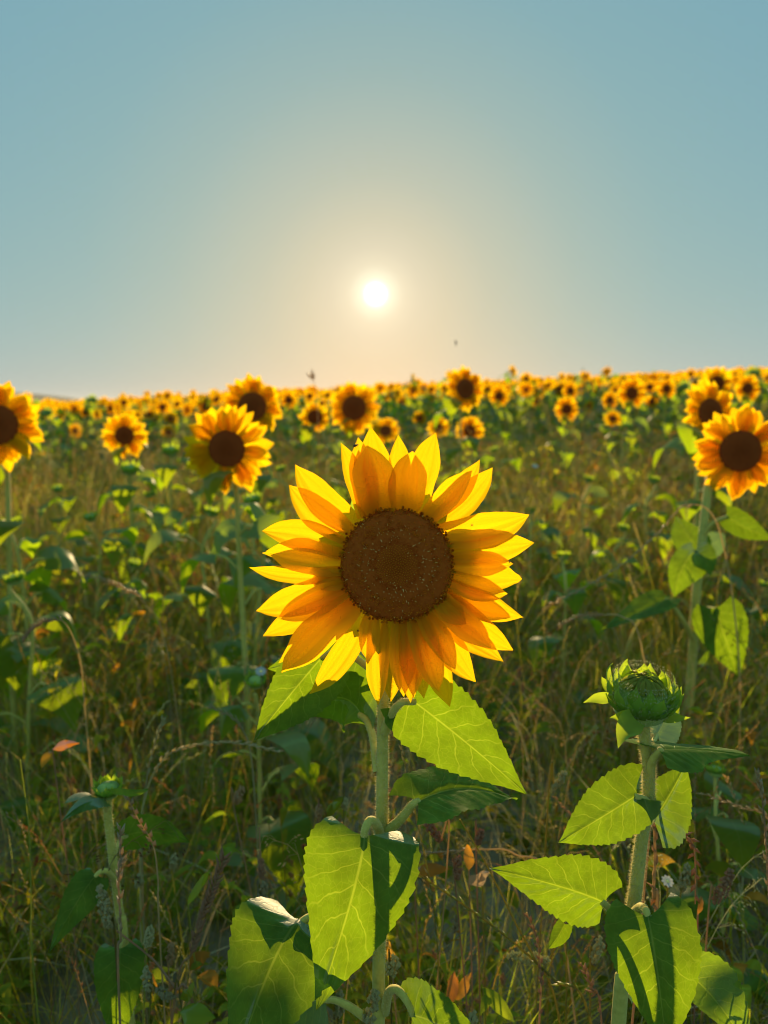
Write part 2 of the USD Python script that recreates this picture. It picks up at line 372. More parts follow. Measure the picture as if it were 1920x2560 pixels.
solid('floret_brown', (0.48, 0.125, 0.003), (0.62, 0.18, 0.005), scale=300, rough=0.8, spec=0.05)
solid('floret_dark', (0.36, 0.060, 0.002), (0.46, 0.085, 0.003), scale=300, rough=0.8, spec=0.05)
solid('floret_green', (0.36, 0.090, 0.003), (0.46, 0.12, 0.005), scale=300, rough=0.8, spec=0.05)
solid('anther_pale', (0.85, 0.62, 0.18), rough=0.6)
solid('bud_green', (0.20, 0.28, 0.05), (0.28, 0.36, 0.07), scale=150, rough=0.8, sheen=0.1, spec=0.1)
solid('insect_dark', (0.03, 0.022, 0.015), rough=0.35)
solid('soil', (0.22, 0.16, 0.085), (0.40, 0.31, 0.17), scale=14, rough=0.95)
solid('hill_grass', (0.06, 0.085, 0.05), (0.09, 0.11, 0.06), scale=0.01, rough=0.95)

# ------------------------------------------------------------------ ground and far hill
def build_ground():
    a = np.concatenate([-np.geomspace(6000, 60, 16), np.linspace(-50, 50, 90), np.geomspace(60, 6000, 16)])
    b = np.concatenate([-np.geomspace(6000, 20, 10), np.linspace(-14, 100, 120), np.geomspace(106, 9000, 22)])
    X, Yg = np.meshgrid(a, b)
    Z = ground_z(X, Yg)
    g = usdkit.mesh(stage, '/World/ground', (np.stack([X, Yg, Z], -1).reshape(-1, 3), grid_faces(len(b), len(a))), M['soil'], smooth=True)
    tag(g.GetPrim(), 'brown earth of the field under the weeds and sunflowers', 'ground', kind='structure')
    x = np.linspace(-1300, 150, 70); y = np.linspace(850, 1350, 22)
    X, Yh = np.meshgrid(x, y)
    ridge = np.interp(X, [-1300, -850, -625, -540, -480, -440, -390, -300, 150], [34, 30, 25, 19, 12, 6.5, -1, -7, -10])
    Z = -10 + (ridge + 10) * np.sin(np.clip((Yh - 850) / 500, 0, 1) * np.pi) ** 0.7 + 1.0 * np.sin(X * 0.042) * np.sin(Yh * 0.026)
    h = usdkit.mesh(stage, '/World/far_hill', (np.stack([X, Yh, Z], -1).reshape(-1, 3), grid_faces(len(y), len(x))), M['hill_grass'], smooth=True)
    tag(h.GetPrim(), 'low blue hill fading into haze at the far left of the skyline', 'hill', kind='structure')
build_ground()

# ------------------------------------------------------------------ the sunflowers and bud plants close to the camera
def P3(p):
    return at(*p)

def stem_path(pts, n=40, to_ground=True):
    q = [P3(p) for p in pts]
    if to_ground:
        g = q[-1].copy(); d = q[-1] - q[-2]
        gz = float(ground_z(g[0], g[1])) - 0.03
        q.append(np.array([g[0] + d[0] * 0.6, g[1] + 0.02, gz]))
    return spline(q, n)

def hero_leaf(parent, off, base, mid, tip, wpx, roll=0.0, stalk=None, stalk_r=0.0035, nu=24, nv=60, fuzz=0, label=None, nrm=None, **kw):
    B, Mi, T = P3(base), P3(mid), P3(tip)
    t = unit(T - B); vd = unit(Mi - EYE)
    l0 = unit(np.cross(t, vd)); a = math.radians(roll)
    lat = l0 * math.cos(a) + np.cross(t, l0) * math.sin(a)
    if nrm is not None:
        lat = unit(np.cross(t, unit(nrm)))
        W = wpx * pix(mid[2], mid[1]) / max(np.linalg.norm(np.cross(lat, vd)) * math.sqrt(max(1 - np.dot(unit(lat - vd * np.dot(lat, vd)), unit(t - vd * np.dot(t, vd))) ** 2, .04)), 0.25)
    else:
        W = wpx * pix(mid[2], mid[1]) / max(math.cos(a), 0.2)
    kw.setdefault('serr', 0.075); kw.setdefault('wav', 0.012); kw.setdefault('relief', 0.016)
    p = part(parent, 'leaf', leaf(B, Mi, T, W, lat, nu=nu, nv=nv, **kw), 'sunflower_leaf', off, label=label)
    if stalk:
        q = spline([P3(s) for s in stalk] + [B + 0.003 * t], 18)
        rr = np.linspace(stalk_r * 1.25, stalk_r * 0.75, 18)
        part(p, 'leaf_stalk', tube(q, rr, 8), 'stem_green', off)
        if fuzz:
            part(p, 'bristles', hairs(q, rr, fuzz, 0.0022, seed=len(p)), 'stem_hair', off, smooth=False, kind='stuff')
    return p

def main_sunflower():
    Y0 = 0.745
    base = at(945, 2560, 0.75); base[2] = float(ground_z(base[0], base[1]))
    par = thing('sunflower', 'large yellow sunflower in sharp focus at the centre, facing the viewer, broad leaves', 'sunflower', base)
    off = base
    st = stem_path([(985, 1500, Y0 + .03), (966, 1640, Y0 + .022), (958, 1760, Y0 + .008), (956, 1900, Y0), (954, 2090, Y0), (950, 2300, Y0), (946, 2560, Y0)], 60)
    rr = np.interp(np.linspace(0, 1, 60), [0, .05, .3, 1], [.0075, .0054, .0056, .0072])
    part(par, 'stem', tube(st, rr, 14), 'stem_green', off)
    part(par, 'bristles', hairs(st[4:48], rr[4:48], 5200, 0.0030, 3), 'stem_hair', off, smooth=False, kind='stuff')
    # head
    C = at(992, 1413, Y0)
    N = unit(EYE - C); Rt = unit(np.cross([0, 0, 1.0], N)); Up = np.cross(N, Rt)
    k = pix(Y0, 1413)
    def hp(cx, cy, z=0.0):                       # place in the plane of the flower head; units of the enlarged view, 0.4581 px each
        return C + Rt * ((cx - 855) * 0.4581 * k) - Up * ((cy - 815) * 0.4581 * k) + N * z
    R = 147 * k
    d = part(par, 'disc', dome(C - N * 0.001, N, R * 0.955, 0.011, 10, 48, 0.004), 'disc_brown', off)
    r = np.random.default_rng(5)
    n = 1750
    pieces = {'bud_floret': [], 'open_floret': [], 'dark_floret': [], 'anther': []}
    for i in range(1, n):
        rad = math.sqrt(i / n); th = i * 2.399963 + r.normal() * .01
        dirv = Rt * math.cos(th) + Up * math.sin(th)
        s = math.sin(min(rad, 1) * math.pi / 2)
        c = C + dirv * (rad * R * (0.97 + .02 * r.normal() * (rad > .9))) + N * (0.011 * math.cos(rad * math.pi / 2) - .001)
        ax = unit(N + dirv * 0.45 * (rad - .3) + 0.12 * r.normal(size=3))
        e1 = unit(np.cross(ax, [.2, .9, .1])); e2 = np.cross(ax, e1)
        ring = lambda q, rr_, m=6, ph=0.0: [c + ax * q + (e1 * math.cos(a_ + ph) + e2 * math.sin(a_ + ph)) * rr_ for a_ in np.arange(m) * 2 * math.pi / m]
        if rad < 0.36:
            w = 0.00095
            v = ring(0, w) + ring(0.0012, w * .75) + [c + ax * 0.0019]
            f = [[j, (j + 1) % 6, 6 + (j + 1) % 6] for j in range(6)] + [[j, 6 + (j + 1) % 6, 6 + j] for j in range(6)] + [[6 + j, 6 + (j + 1) % 6, 12] for j in range(6)]
            pieces['bud_floret'].append((v, f))
        else:
            big = rad > 0.60
            h = (0.0027 if big else 0.0016) * (0.75 + .5 * r.random()); w = 0.00115
            m = 5
            v = ring(-0.001, w * .6, m) + ring(h * .7, w * .9, m) + ring(h, w * (1.35 if big else .9), m, .3) + ring(h * .55, w * .45, m)
            f = []
            for q in range(3):
                for j in range(m):
                    A, B_, C_, D_ = q * m + j, q * m + (j + 1) % m, (q + 1) * m + (j + 1) % m, (q + 1) * m + j
                    f += [[A, B_, C_], [A, C_, D_]]
            pieces['open_floret' if (big and r.random() < .62) else 'dark_floret'].append((v, f))
        if (0.40 < rad < 0.70 and r.random() < 0.24) or (0.68 <= rad < 0.97 and r.random() < 0.05) or (.24 < rad < .42 and r.random() < .10):
            L = .0042 * (0.6 + .8 * r.random()) * (1 if rad > .42 else .5); w = 0.00055
            tip = c + unit(ax + dirv * .25 * r.normal() + dirv * .1) * (L + .0012)
            b0 = ring(0.0010, w, 4)
            pieces['anther'].append((b0 + [0.55 * x + 0.45 * tip + 0 for x in b0] + [tip], [[j, (j + 1) % 4, 4 + (j + 1) % 4] for j in range(4)] + [[j, 4 + (j + 1) % 4, 4 + j] for j in range(4)] + [[4 + j, 4 + (j + 1) % 4, 8] for j in range(4)]))
    for nm, mt in (('bud_floret', 'floret_green'), ('open_floret', 'floret_brown'), ('dark_floret', 'floret_dark'), ('anther', 'anther_pale')):
        part(d, nm, join([(np.array(v), np.array(f)) for v, f in pieces[nm]]), mt, off, smooth=False, kind='stuff')
    # petals: tip, base, width in the enlarged view; layer -1 behind, 0, 1 in front
    PT = [(705, 40, 775, 500, 165, -1), (690, 165, 752, 495, 215, 1), (640, 110, 690, 520, 140, 0), (545, 143, 650, 520, 105, 0), (862, 90, 852, 470, 125, -1), (940, 195, 908, 490, 195, 1),
          (1070, 78, 965, 490, 160, -1), (1315, 228, 1010, 530, 120, -1), (1265, 298, 1030, 545, 125, 1), (1385, 272, 1080, 560, 150, -1), (1572, 540, 1110, 625, 170, 1), (1512, 622, 1140, 665, 120, -1),
          (1603, 690, 1160, 745, 155, 0), (1485, 805, 1165, 800, 130, 1), (1540, 888, 1170, 835, 170, -1), (1455, 968, 1170, 885, 125, 1), (1547, 1096, 1155, 945, 150, 0), (1475, 1094, 1140, 975, 125, -1),
          (1487, 1272, 1125, 1005, 160, 0), (1365, 1258, 1095, 1035, 140, 1), (1435, 1335, 1080, 1065, 140, -1), (1285, 1447, 1045, 1085, 160, 0), (1168, 1370, 1010, 1110, 125, 1), (1147, 1588, 1000, 1115, 150, -1),
          (1080, 1490, 975, 1125, 150, 1), (1005, 1538, 945, 1130, 130, -1), (948, 1525, 930, 1140, 125, 0), (893, 1520, 880, 1145, 135, 1), (932, 1555, 895, 1140, 120, -1), (825, 1552, 820, 1140, 140, -1),
          (757, 1562, 750, 1130, 120, 0), (385, 1512, 655, 1085, 135, 0), (242, 1390, 600, 1045, 185, 1), (210, 1352, 570, 1015, 130, -1), (120, 1206, 550, 965, 150, -1), (216, 1102, 545, 955, 150, 1),
          (95, 1064, 540, 915, 165, 0), (52, 829, 540, 855, 90, 0), (144, 742, 535, 815, 180, 1), (103, 750, 545, 745, 95, -1), (108, 630, 545, 725, 160, 0), (258, 374, 580, 640, 165, 0), (290, 260, 610, 590, 165, -1),
          (640, 175, 700, 510, 120, -1), (385, 905, 540, 905, 120, 1), (480, 1180, 580, 1030, 110, 0), (1230, 1130, 1110, 1000, 120, 1), (700, 1330, 700, 1115, 110, 1)]
    bows = {3: .04, 7: .07, 9: .05, 10: .06, 16: .03, 31: -.07, 37: -.06, 41: -.05, 42: -.06, 32: .03, 40: .05, 18: .04, 21: .04}
    for i, (tx, ty, bx, by, w, lay) in enumerate(PT[:44] if False else PT):
        B = hp(855 + (bx - 855) * .88, 815 + (by - 815) * .88, -0.003 + 0.0022 * lay)
        curl = (0.03, 0.0, -0.03)[lay + 1] + 0.05 * r.normal()
        Tz = lay * 0.006 + 0.004 * r.normal()
        T = hp(tx, ty, Tz)
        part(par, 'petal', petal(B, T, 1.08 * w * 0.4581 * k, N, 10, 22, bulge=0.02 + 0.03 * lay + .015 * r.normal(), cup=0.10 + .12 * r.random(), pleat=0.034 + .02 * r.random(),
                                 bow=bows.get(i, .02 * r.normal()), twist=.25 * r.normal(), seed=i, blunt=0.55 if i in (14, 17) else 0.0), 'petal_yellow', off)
    # green bracts and receptacle behind the petals
    part(par, 'receptacle', dome(C - N * .010, -N, R * .88, 0.016, 6, 24, 0.002), 'bud_green', off)
    for i in range(32):
        a = i * 2 * math.pi / 32 + .1 * r.normal()
        dv = Rt * math.cos(a) + Up * math.sin(a)
        B = C + dv * R * .78 - N * .013; T = C + dv * R * (1.36 + .16 * r.random()) - N * (.012 + .01 * r.random())
        part(par, 'bract', petal(B, T, .024, N, 4, 8, bulge=-.05, cup=.15, seed=i), 'bract_green', off)
    # leaves
    hero_leaf(par, off, (1031, 1750, .735), (1165, 1855, .728), (1319, 1987, .70), 200, 12, [(962, 1830, Y0), (975, 1790, .735), (1003, 1757, .725)], .0042, fuzz=300, seed=1, fold=-.10, cord=.16, serr=.085, wav=.014)
    hero_leaf(par, off, (1042, 2002, .72), (1165, 1968, .74), (1292, 2000, .755), 118, 0, [(962, 2082, Y0), (1000, 2050, .735), (1031, 2012, .722)], .0046, fuzz=250, seed=2, fold=.03, wav=.03, cord=.15, nrm=(.1, -.10, 1))
    hero_leaf(par, off, (808, 1640, .79), (722, 1742, .782), (634, 1853, .775), 165, 12, [(962, 1700, .77), (880, 1640, .79), (835, 1630, .79)], .0035, seed=3, fold=.14, cord=.14, asym=.1)
    hero_leaf(par, off, (905, 1785, .80), (838, 1742, .815), (730, 1795, .825), 170, -22, [(945, 1930, Y0), (934, 1850, .765), (917, 1802, .79)], .0042, fuzz=200, seed=4, fold=.16, asym=.2, cord=.22)
    hero_leaf(par, off, (905, 1628, .90), (800, 1650, .925), (668, 1672, .93), 185, 5, [(958, 1720, .77), (940, 1660, .84)], .0035, seed=13, fold=.1, cord=.16)  # unseen extra leaf, added behind the head to shade the two upper-left leaves
    hero_leaf(par, off, (912, 2090, .685), (876, 2260, .655), (790, 2527, .665), 292, 8, [(950, 2085, Y0), (940, 2060, .71), (924, 2052, .69), (912, 2076, .684)], .0044, fuzz=250, seed=5, fold=-.02, cord=.18, serr=.06, wav=.012)
    hero_leaf(par, off, (747, 2303, .71), (670, 2440, .67), (575, 2720, .65), 300, 20, [(940, 2380, Y0), (840, 2300, .73), (780, 2292, .72)], .0045, seed=6, fold=.06, cord=.20, serr=.07)
    hero_leaf(par, off, (1027, 2535, .69), (1110, 2565, .66), (1240, 2640, .62), 130, 40, [(962, 2530, Y0), (972, 2482, .72), (993, 2474, .70), (1018, 2505, .69)], .0042, fuzz=200, seed=7, fold=.2, cord=.2)
    hero_leaf(par, off, (815, 2500, .76), (750, 2520, .80), (690, 2590, .86), 150, 35, [(945, 2570, Y0), (880, 2520, .745), (835, 2500, .755)], .004, seed=8, fold=.2)
    return par
main_sunflower()

def bud_body(par, off, C, A, R, n_rings, seed, name='flower_bud', long_tips=True, flat=0.72, inner=True):
    """A closed sunflower bud: rounded body and overlapping pointed bracts; A is its axis."""
    A = unit(A); r = np.random.default_rng(seed)
    e1 = unit(np.cross(A, [0.1, .95, .2])); e2 = np.cross(A, e1)
    b = part(par, name, dome(C - A * R * .15, A, R * .93, R * flat * .85, 10, 24, R * .18), 'bud_green', off)
    for ring, (lo, hi, rad0, rad1, m, w, curl) in enumerate(n_rings):
        for i in range(m):
            a = (i + .5 * (ring % 2)) * 2 * math.pi / m + .12 * r.normal()
            dv = e1 * math.cos(a) + e2 * math.sin(a)
            B = C + A * R * lo + dv * R * rad0
            T = C + A * R * (hi + .08 * r.normal()) + dv * R * (rad1 + .06 * r.normal())
            nn = unit(dv + A * .15)
            part(b, 'bract', petal(B, T, R * w * (.9 + .2 * r.random()), nn, 6, 12, bulge=.13 + .04 * r.normal(), cup=-.22, pleat=.012, curl=curl * (.6 + .8 * r.random()), bow=.05 * r.normal(), twist=.3 * r.normal(), seed=i, prof=BRACT), 'bract_green', off)
    if inner:
        for i in range(110):
            a = r.random() * 2 * math.pi; q = .35 + .45 * r.random()
            dv = e1 * math.cos(a) + e2 * math.sin(a)
            B = C + A * R * (flat * .60) + dv * R * q; T = C + A * R * (flat * (.92 + .16 * r.random())) + dv * R * (q - .42)
            part(b, 'inner_bract', petal(B, T, R * .13, unit(A + dv * .4), 2, 7, bulge=.12, cup=.2, twist=.4 * r.normal(), seed=i), 'bract_yellow', off)
    return b
thin('bract_yellow', (0.32, 0.32, 0.05), (0.65, 0.62, 0.04), k=0.45, gloss=0.1)

BUD_RINGS = [(-.52, .02, .56, 1.10, 10, .66, .14), (-.36, .38, .80, 1.13, 10, .70, .16), (-.12, .76, .94, 1.02, 10, .62, .12), (.14, .90, .88, .80, 9, .50, .02)]
def bud_plant():
    Y0 = 0.72
    base = at(1545, 2560, Y0); base[2] = float(ground_z(base[0], base[1])); off = base
    par = thing('sunflower_bud_plant', 'young sunflower with a closed green spiky bud, hairy stem and broad leaves at the right', 'sunflower bud', base)
    st = stem_path([(1606, 1790, Y0), (1612, 1850, Y0), (1621, 1920, Y0), (1620, 2000, Y0), (1604, 2100, Y0), (1588, 2230, Y0), (1572, 2350, Y0 + .005), (1560, 2440, Y0 + .005), (1546, 2560, Y0)], 60)
    rr = np.interp(np.linspace(0, 1, 60), [0, .1, .5, 1], [.0066, .0056, .0062, .008])
    part(par, 'stem', tube(st, rr, 14), 'stem_green', off)
    part(par, 'bristles', hairs(st[0:46], rr[0:46], 6500, 0.0036, 13), 'stem_hair', off, smooth=False, kind='stuff')
    C = at(1604, 1742, Y0); R = 76 * pix(Y0, 1742)
    A = unit([0.02, -.22, 1])
    b = bud_body(par, off, C, A, R, BUD_RINGS, 21)
    for tipx, tipy, bx, by, w, dy in ((1458, 1757, 1520, 1745, 30, .0), (1545, 1870, 1590, 1796, 62, -.02), (1524, 1796, 1575, 1800, 40, -.01), (1727, 1794, 1650, 1785, 34, .0), (1704, 1715, 1672, 1770, 36, 0), (1700, 1745, 1670, 1780, 36, .01)):
        B, T = at(bx, by, Y0 - .012 + dy), at(tipx, tipy, Y0 - .02 + dy * 2)
        part(b, 'bract', petal(B, T, w * pix(Y0), unit(EYE - B), 6, 12, bulge=.05, cup=.15, curl=.05, bow=.06, seed=tipx, prof=BRACT), 'bract_green', off)
    # bristles on the bud
    r = np.random.default_rng(4); a = np.linspace(0, 2 * np.pi, 40)
    e1 = unit(np.cross(A, [0.1, .95, .2])); e2 = np.cross(A, e1)
    for hh, q in ((-.35, .86), (-.1, 1.04), (.2, 1.08), (.5, 1.0), (.75, .9)):
        part(b, 'bristles', hairs(np.array([C + A * R * hh + (e1 * math.cos(t) + e2 * math.sin(t)) * R * q for t in a]), np.full(40, R * .06), 420, .0024, int(hh * 100) + 50), 'stem_hair', off, smooth=False, kind='stuff')
    hero_leaf(par, off, (1645, 1872, .705), (1745, 1872, .72), (1874, 1888, .69), 62, 0, [(1624, 1945, Y0), (1632, 1900, .71)], .004, fuzz=160, seed=1, fold=-.2, cord=.15, nrm=(.15, .05, 1))
    hero_leaf(par, off, (1592, 1987, .695), (1500, 2045, .67), (1395, 2107, .65), 158, -12, [(1620, 2020, Y0), (1612, 2000, .705)], .004, seed=2, fold=.14, cord=.30, serr=.085)
    hero_leaf(par, off, (1632, 2050, .745), (1676, 1982, .775), (1716, 1905, .80), 138, 15, [(1606, 2080, Y0), (1618, 2062, .735)], .0035, seed=3, fold=.18, cord=.14, asym=-.2, serr=.08)
    hero_leaf(par, off, (1511, 2256, .70), (1400, 2215, .69), (1224, 2171, .675), 170, -18, [(1552, 2400, Y0), (1540, 2320, .71), (1524, 2274, .703)], .0042, fuzz=200, seed=4, fold=.22, cord=.16, serr=.09)
    hero_leaf(par, off, (1620, 2290, .665), (1645, 2440, .635), (1668, 2640, .625), 230, 4, [(1580, 2290, Y0), (1598, 2270, .69), (1612, 2272, .672)], .0042, fuzz=220, seed=5, fold=-.08, cord=.22, serr=.055)
    hero_leaf(par, off, (1700, 2420, .76), (1790, 2500, .77), (1880, 2640, .78), 150, 30, [(1570, 2500, Y0), (1640, 2430, .745)], .0035, seed=6, fold=.2)
    hero_leaf(par, off, (1412, 2310, .74), (1393, 2345, .735), (1370, 2372, .73), 44, 10, None, seed=7, fold=.25, nu=10, nv=24)
    hero_leaf(par, off, (1607, 1955, .75), (1588, 1950, .765), (1572, 1940, .77), 40, 0, None, seed=8, nu=10, nv=24)
    hero_leaf(par, off, (1640, 1840, .76), (1668, 1790, .80), (1690, 1738, .83), 92, 10, [(1622, 1900, Y0), (1630, 1865, .74)], .003, seed=9)
bud_plant()

def left_bud_plant():
    Y0 = 0.97
    base = at(310, 2400, Y0); base[2] = float(ground_z(base[0], base[1])); off = base
    par = thing('sunflower_bud_plant', 'slender young sunflower with a small closed bud at the lower left, slightly out of focus', 'sunflower bud', base)
    st = stem_path([(270, 1995, Y0), (270, 2040, Y0), (276, 2090, Y0), (286, 2180, Y0), (300, 2290, Y0), (312, 2370, Y0)], 40)
    rr = np.linspace(.0058, .0062, 40)
    part(par, 'stem', tube(st, rr, 10), 'stem_green', off)
    part(par, 'bristles', hairs(st[:32], rr[:32], 900, .003, 8), 'stem_hair', off, smooth=False, kind='stuff')
    C = at(270, 1970, Y0)
    bud_body(par, off, C, unit([0, -.1, 1]), 32 * pix(Y0), BUD_RINGS[:3], 31, inner=False)
    hl = lambda *a, **k: hero_leaf(par, off, *a, nu=12, nv=30, **k)
    hl((262, 2000, .95), (215, 2005, .93), (150, 2058, .90), 44, 55, [(268, 2030, Y0)], .003, seed=1, fold=.2)
    hl((285, 1985, .95), (330, 1985, .94), (372, 1972, .93), 24, 65, None, seed=2, fold=.2)
    hl((225, 1990, .96), (195, 1992, .95), (160, 2010, .93), 22, 60, None, seed=3)
    hl((312, 2090, 1.03), (390, 2080, 1.05), (477, 2108, 1.06), 84, 15, [(285, 2140, Y0), (300, 2100, 1.0)], .003, seed=4, fold=.1)
    hl((240, 2188, .94), (190, 2260, .91), (122, 2382, .88), 92, 15, [(288, 2200, Y0), (268, 2178, .95), (250, 2180, .945)], .0035, seed=5, fold=.12, cord=.10)
    hl((300, 2372, .93), (297, 2480, .90), (292, 2640, .90), 122, 0, [(310, 2350, Y0), (304, 2362, .945)], .003, seed=6, fold=-.06)
left_bud_plant()

def right_mid_plant():
    Y0 = 1.95
    base = at(1725, 1750, Y0); base[2] = float(ground_z(base[0], base[1])); off = base
    par = thing('sunflower', 'soft-focus sunflower at the right edge, nearest of the pair there, above heart-shaped leaves', 'sunflower', base)
    st = stem_path([(1815, 1130, Y0 + .03), (1790, 1165, Y0 + .05), (1772, 1210, Y0 + .02), (1753, 1375, Y0), (1738, 1518, Y0), (1728, 1690, Y0)], 40)
    part(par, 'stem', tube(st, np.linspace(.010, .012, 40), 10), 'stem_green', off)
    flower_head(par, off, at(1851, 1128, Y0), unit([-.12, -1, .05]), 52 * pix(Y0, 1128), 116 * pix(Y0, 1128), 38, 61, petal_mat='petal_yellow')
    hl = lambda *a, **k: hero_leaf(par, off, *a, nu=12, nv=30, **k)
    hl((1738, 1376, 1.88), (1702, 1430, 1.84), (1685, 1496, 1.82), 92, 10, [(1752, 1385, Y0)], .006, seed=1, asym=.2)
    hl((1745, 1378, 1.86), (1768, 1405, 1.82), (1775, 1440, 1.80), 62, 20, None, seed=2)
    hl((1745, 1370, 2.0), (1712, 1330, 2.05), (1690, 1290, 2.1), 80, 20, None, seed=3)
    hl((1770, 1372, 2.0), (1795, 1350, 2.05), (1812, 1335, 2.1), 60, 10, None, seed=4)
    hl((1815, 1290, 1.9), (1870, 1322, 1.85), (1935, 1350, 1.8), 66, 10, [(1758, 1340, Y0), (1780, 1310, 1.93)], .006, seed=5, fold=.2)
    hl((1667, 1495, 1.9), (1600, 1530, 1.88), (1505, 1574, 1.85), 62, 0, [(1738, 1610, Y0), (1712, 1560, 1.92), (1680, 1512, 1.9)], .006, seed=6, fold=.1, nrm=(-.2, -.1, 1))
    hl((1790, 1520, 1.88), (1815, 1600, 1.84), (1850, 1695, 1.82), 128, 6, [(1738, 1560, Y0), (1765, 1525, 1.92)], .006, seed=7, fold=-.1)
    hl((1752, 1660, 1.97), (1765, 1640, 1.99), (1772, 1615, 2.0), 14, 20, None, seed=8)

# ------------------------------------------------------------------ sunflowers further off
def flower_head(par, off, C, N, rd, rt, npet, seed, petal_mat='far_petal_yellow', low=False, ragged=0.0):
    r = np.random.default_rng(seed)
    N = unit(N); Rt = unit(np.cross([0, 0, 1.0], N)); Up = np.cross(N, Rt)
    if low:
        part(par, 'disc', dome(C, N, rd, rd * .16, 3, 14, rd * .05), 'far_disc', off)
    else:
        d = part(par, 'disc', dome(C, N, rd, rd * .16, 6, 28, rd * .05), 'far_disc', off)
        v = []
        n = 260
        fl = []
        for i in range(1, n):
            q = math.sqrt(i / n); th = i * 2.399963
            dv = Rt * math.cos(th) + Up * math.sin(th)
            c = C + dv * rd * q + N * rd * (.16 * math.cos(q * math.pi / 2))
            w = rd * .045
            fl.append((np.array([c + Rt * w, c + Up * w, c - Rt * w, c - Up * w, c + N * w * 1.6]), np.array([[0, 1, 4], [1, 2, 4], [2, 3, 4], [3, 0, 4]])))
        part(d, 'floret', join(fl), 'far_disc', off, smooth=False, kind='stuff')
    ring = []
    for lay in (0, 1):
        m = npet // 2
        for i in range(m):
            a = (i + .5 * lay + .25 * r.normal()) * 2 * math.pi / m
            if ragged and r.random() < ragged:
                continue
            dv = Rt * math.cos(a) + Up * math.sin(a)
            ln = rt * (0.90 + .20 * r.random()) * (1 if lay else .94)
            B = C + dv * rd * .92 - N * rd * .05 * lay
            T = C + dv * ln + N * rd * (.12 * r.normal() - .15 * lay) + Rt * rt * .05 * r.normal()
            w = rt * (.31 if low else .30) * (.8 + .4 * r.random())
            g = petal(B, T, w, N, 2 if low else 6, 4 if low else 10, bulge=.05 * r.normal(), cup=.2, pleat=.0 if low else .025, curl=.10 * r.normal(), bow=.05 * r.normal(), twist=.35 * r.normal(), seed=i + lay)
            if low:
                ring.append(g)
            else:
                part(par, 'petal', g, petal_mat, off)
    if low:
        part(par, 'petal_ring', join(ring), petal_mat, off)
    rc = part(par, 'receptacle', dome(C - N * rd * .16, -N, rd * .95, rd * .3, 3, 14 if low else 20), 'bud_green', off)
    if not low:
        for i in range(16):
            a = i * 2 * math.pi / 16
            dv = Rt * math.cos(a) + Up * math.sin(a)
            part(rc, 'bract', petal(C + dv * rd * .8 - N * rd * .25, C + dv * rd * 1.5 - N * rd * .3, rd * .35, N, 2, 5, bulge=-.05), 'bract_green', off)

def plant_kind(name, h, seed, npet=0, rd=.052, rt=.125, tilt=-.05, nleaf=9, low=False, head='flower', leaf_from=.15, leaf_w=.13, ragged=0.0, stem_r=.0095):
    """A sunflower plant about its foot as a class prim; copies of it are placed in the field."""
    p = path_for('/World', name)
    stage.CreateClassPrim(p)
    r = np.random.default_rng(seed)
    lean = r.normal(size=2) * .02
    C = np.array([lean[0], lean[1] - .05, h])
    N = unit([.08 * r.normal(), -1, tilt])
    pts = [[0, 0, -.05], [lean[0] * .2, 0, h * .3], [lean[0] * .6, lean[1] * .6 + .01, h * .65], [lean[0] * .9, lean[1] + .015, h - .10], C - N * rd * .45 + [0, 0, -.01]]
    if head == 'none':
        pts = pts[:4]
    st = spline(pts, 8 if low else 26)
    part(p, 'stem', tube(st, np.linspace(stem_r, stem_r * .72, len(st)), 5 if low else 9), 'far_stem' if low else 'stem_green')
    zero = (0, 0, 0)
    if head == 'flower':
        flower_head(p, zero, C, N, rd, rt, npet, seed, 'far_petal_yellow', low, ragged)
    elif head == 'spent':                            # turned away: the dark green back of a head
        part(p, 'receptacle', dome(C, unit([.2, -.6, -.8]), rd * 1.25, rd * .55, 4, 16), 'bud_green')
        part(p, 'bract_ring', join([petal(C + .8 * rd * np.array([math.cos(a), -.1, math.sin(a)]), C + 1.7 * rd * np.array([math.cos(a), -.2, math.sin(a)]), rd * .5, np.array([0, -1., 0]), 2, 4) for a in np.arange(12) * .5236]), 'bract_green')
    elif head == 'bud':
        bud_body(p, zero, C + [0, .03, .02], unit([0, -.25, 1]), rd * .62, BUD_RINGS[:3], seed, inner=False)
    fol = []
    for i in range(nleaf):
        q = leaf_from + (0.93 - leaf_from) * (i + .5 * r.random()) / nleaf
        k = min(int(q * (len(st) - 1)), len(st) - 2)
        o = st[k]
        a = i * 2.4 + r.normal() * .35
        dv = np.array([math.cos(a), math.sin(a), 0.0])
        L = leaf_w * (1.5 - .75 * q) * (.8 + .4 * r.random()) * 1.15
        s = L * (.35 + .2 * r.random())
        B = o + dv * s + [0, 0, s * .55]
        droop = r.uniform(.55, 1.15)
        Mi = B + dv * L * .45 + [0, 0, L * (.12 - .25 * droop)]
        T = B + dv * L * (.95 - .35 * droop) + [0, 0, -L * (.05 + .75 * droop)]
        lat = np.array([-math.sin(a), math.cos(a), .3 * r.normal()])
        g = leaf(B, Mi, T, L * .82, lat, 2 if low else 8, 5 if low else 16, fold=.18 * r.normal() + .1, serr=0 if low else .05, wav=.02, seed=i)
        sk = tube(spline([o, o + dv * s * .6 + [0, 0, s * .5], B], 3 if low else 7), .0035, 3 if low else 6, cap=False)
        if low:
            fol += [g, sk]
        else:
            lp = part(p, 'leaf', g, 'weedy_leaf')
            part(lp, 'leaf_stalk', sk, 'stem_green')
    if low and fol:
        part(p, 'foliage', join(fol), 'crop_leaf')
    return dict(path=p, h=h, C=C, rt=rt)

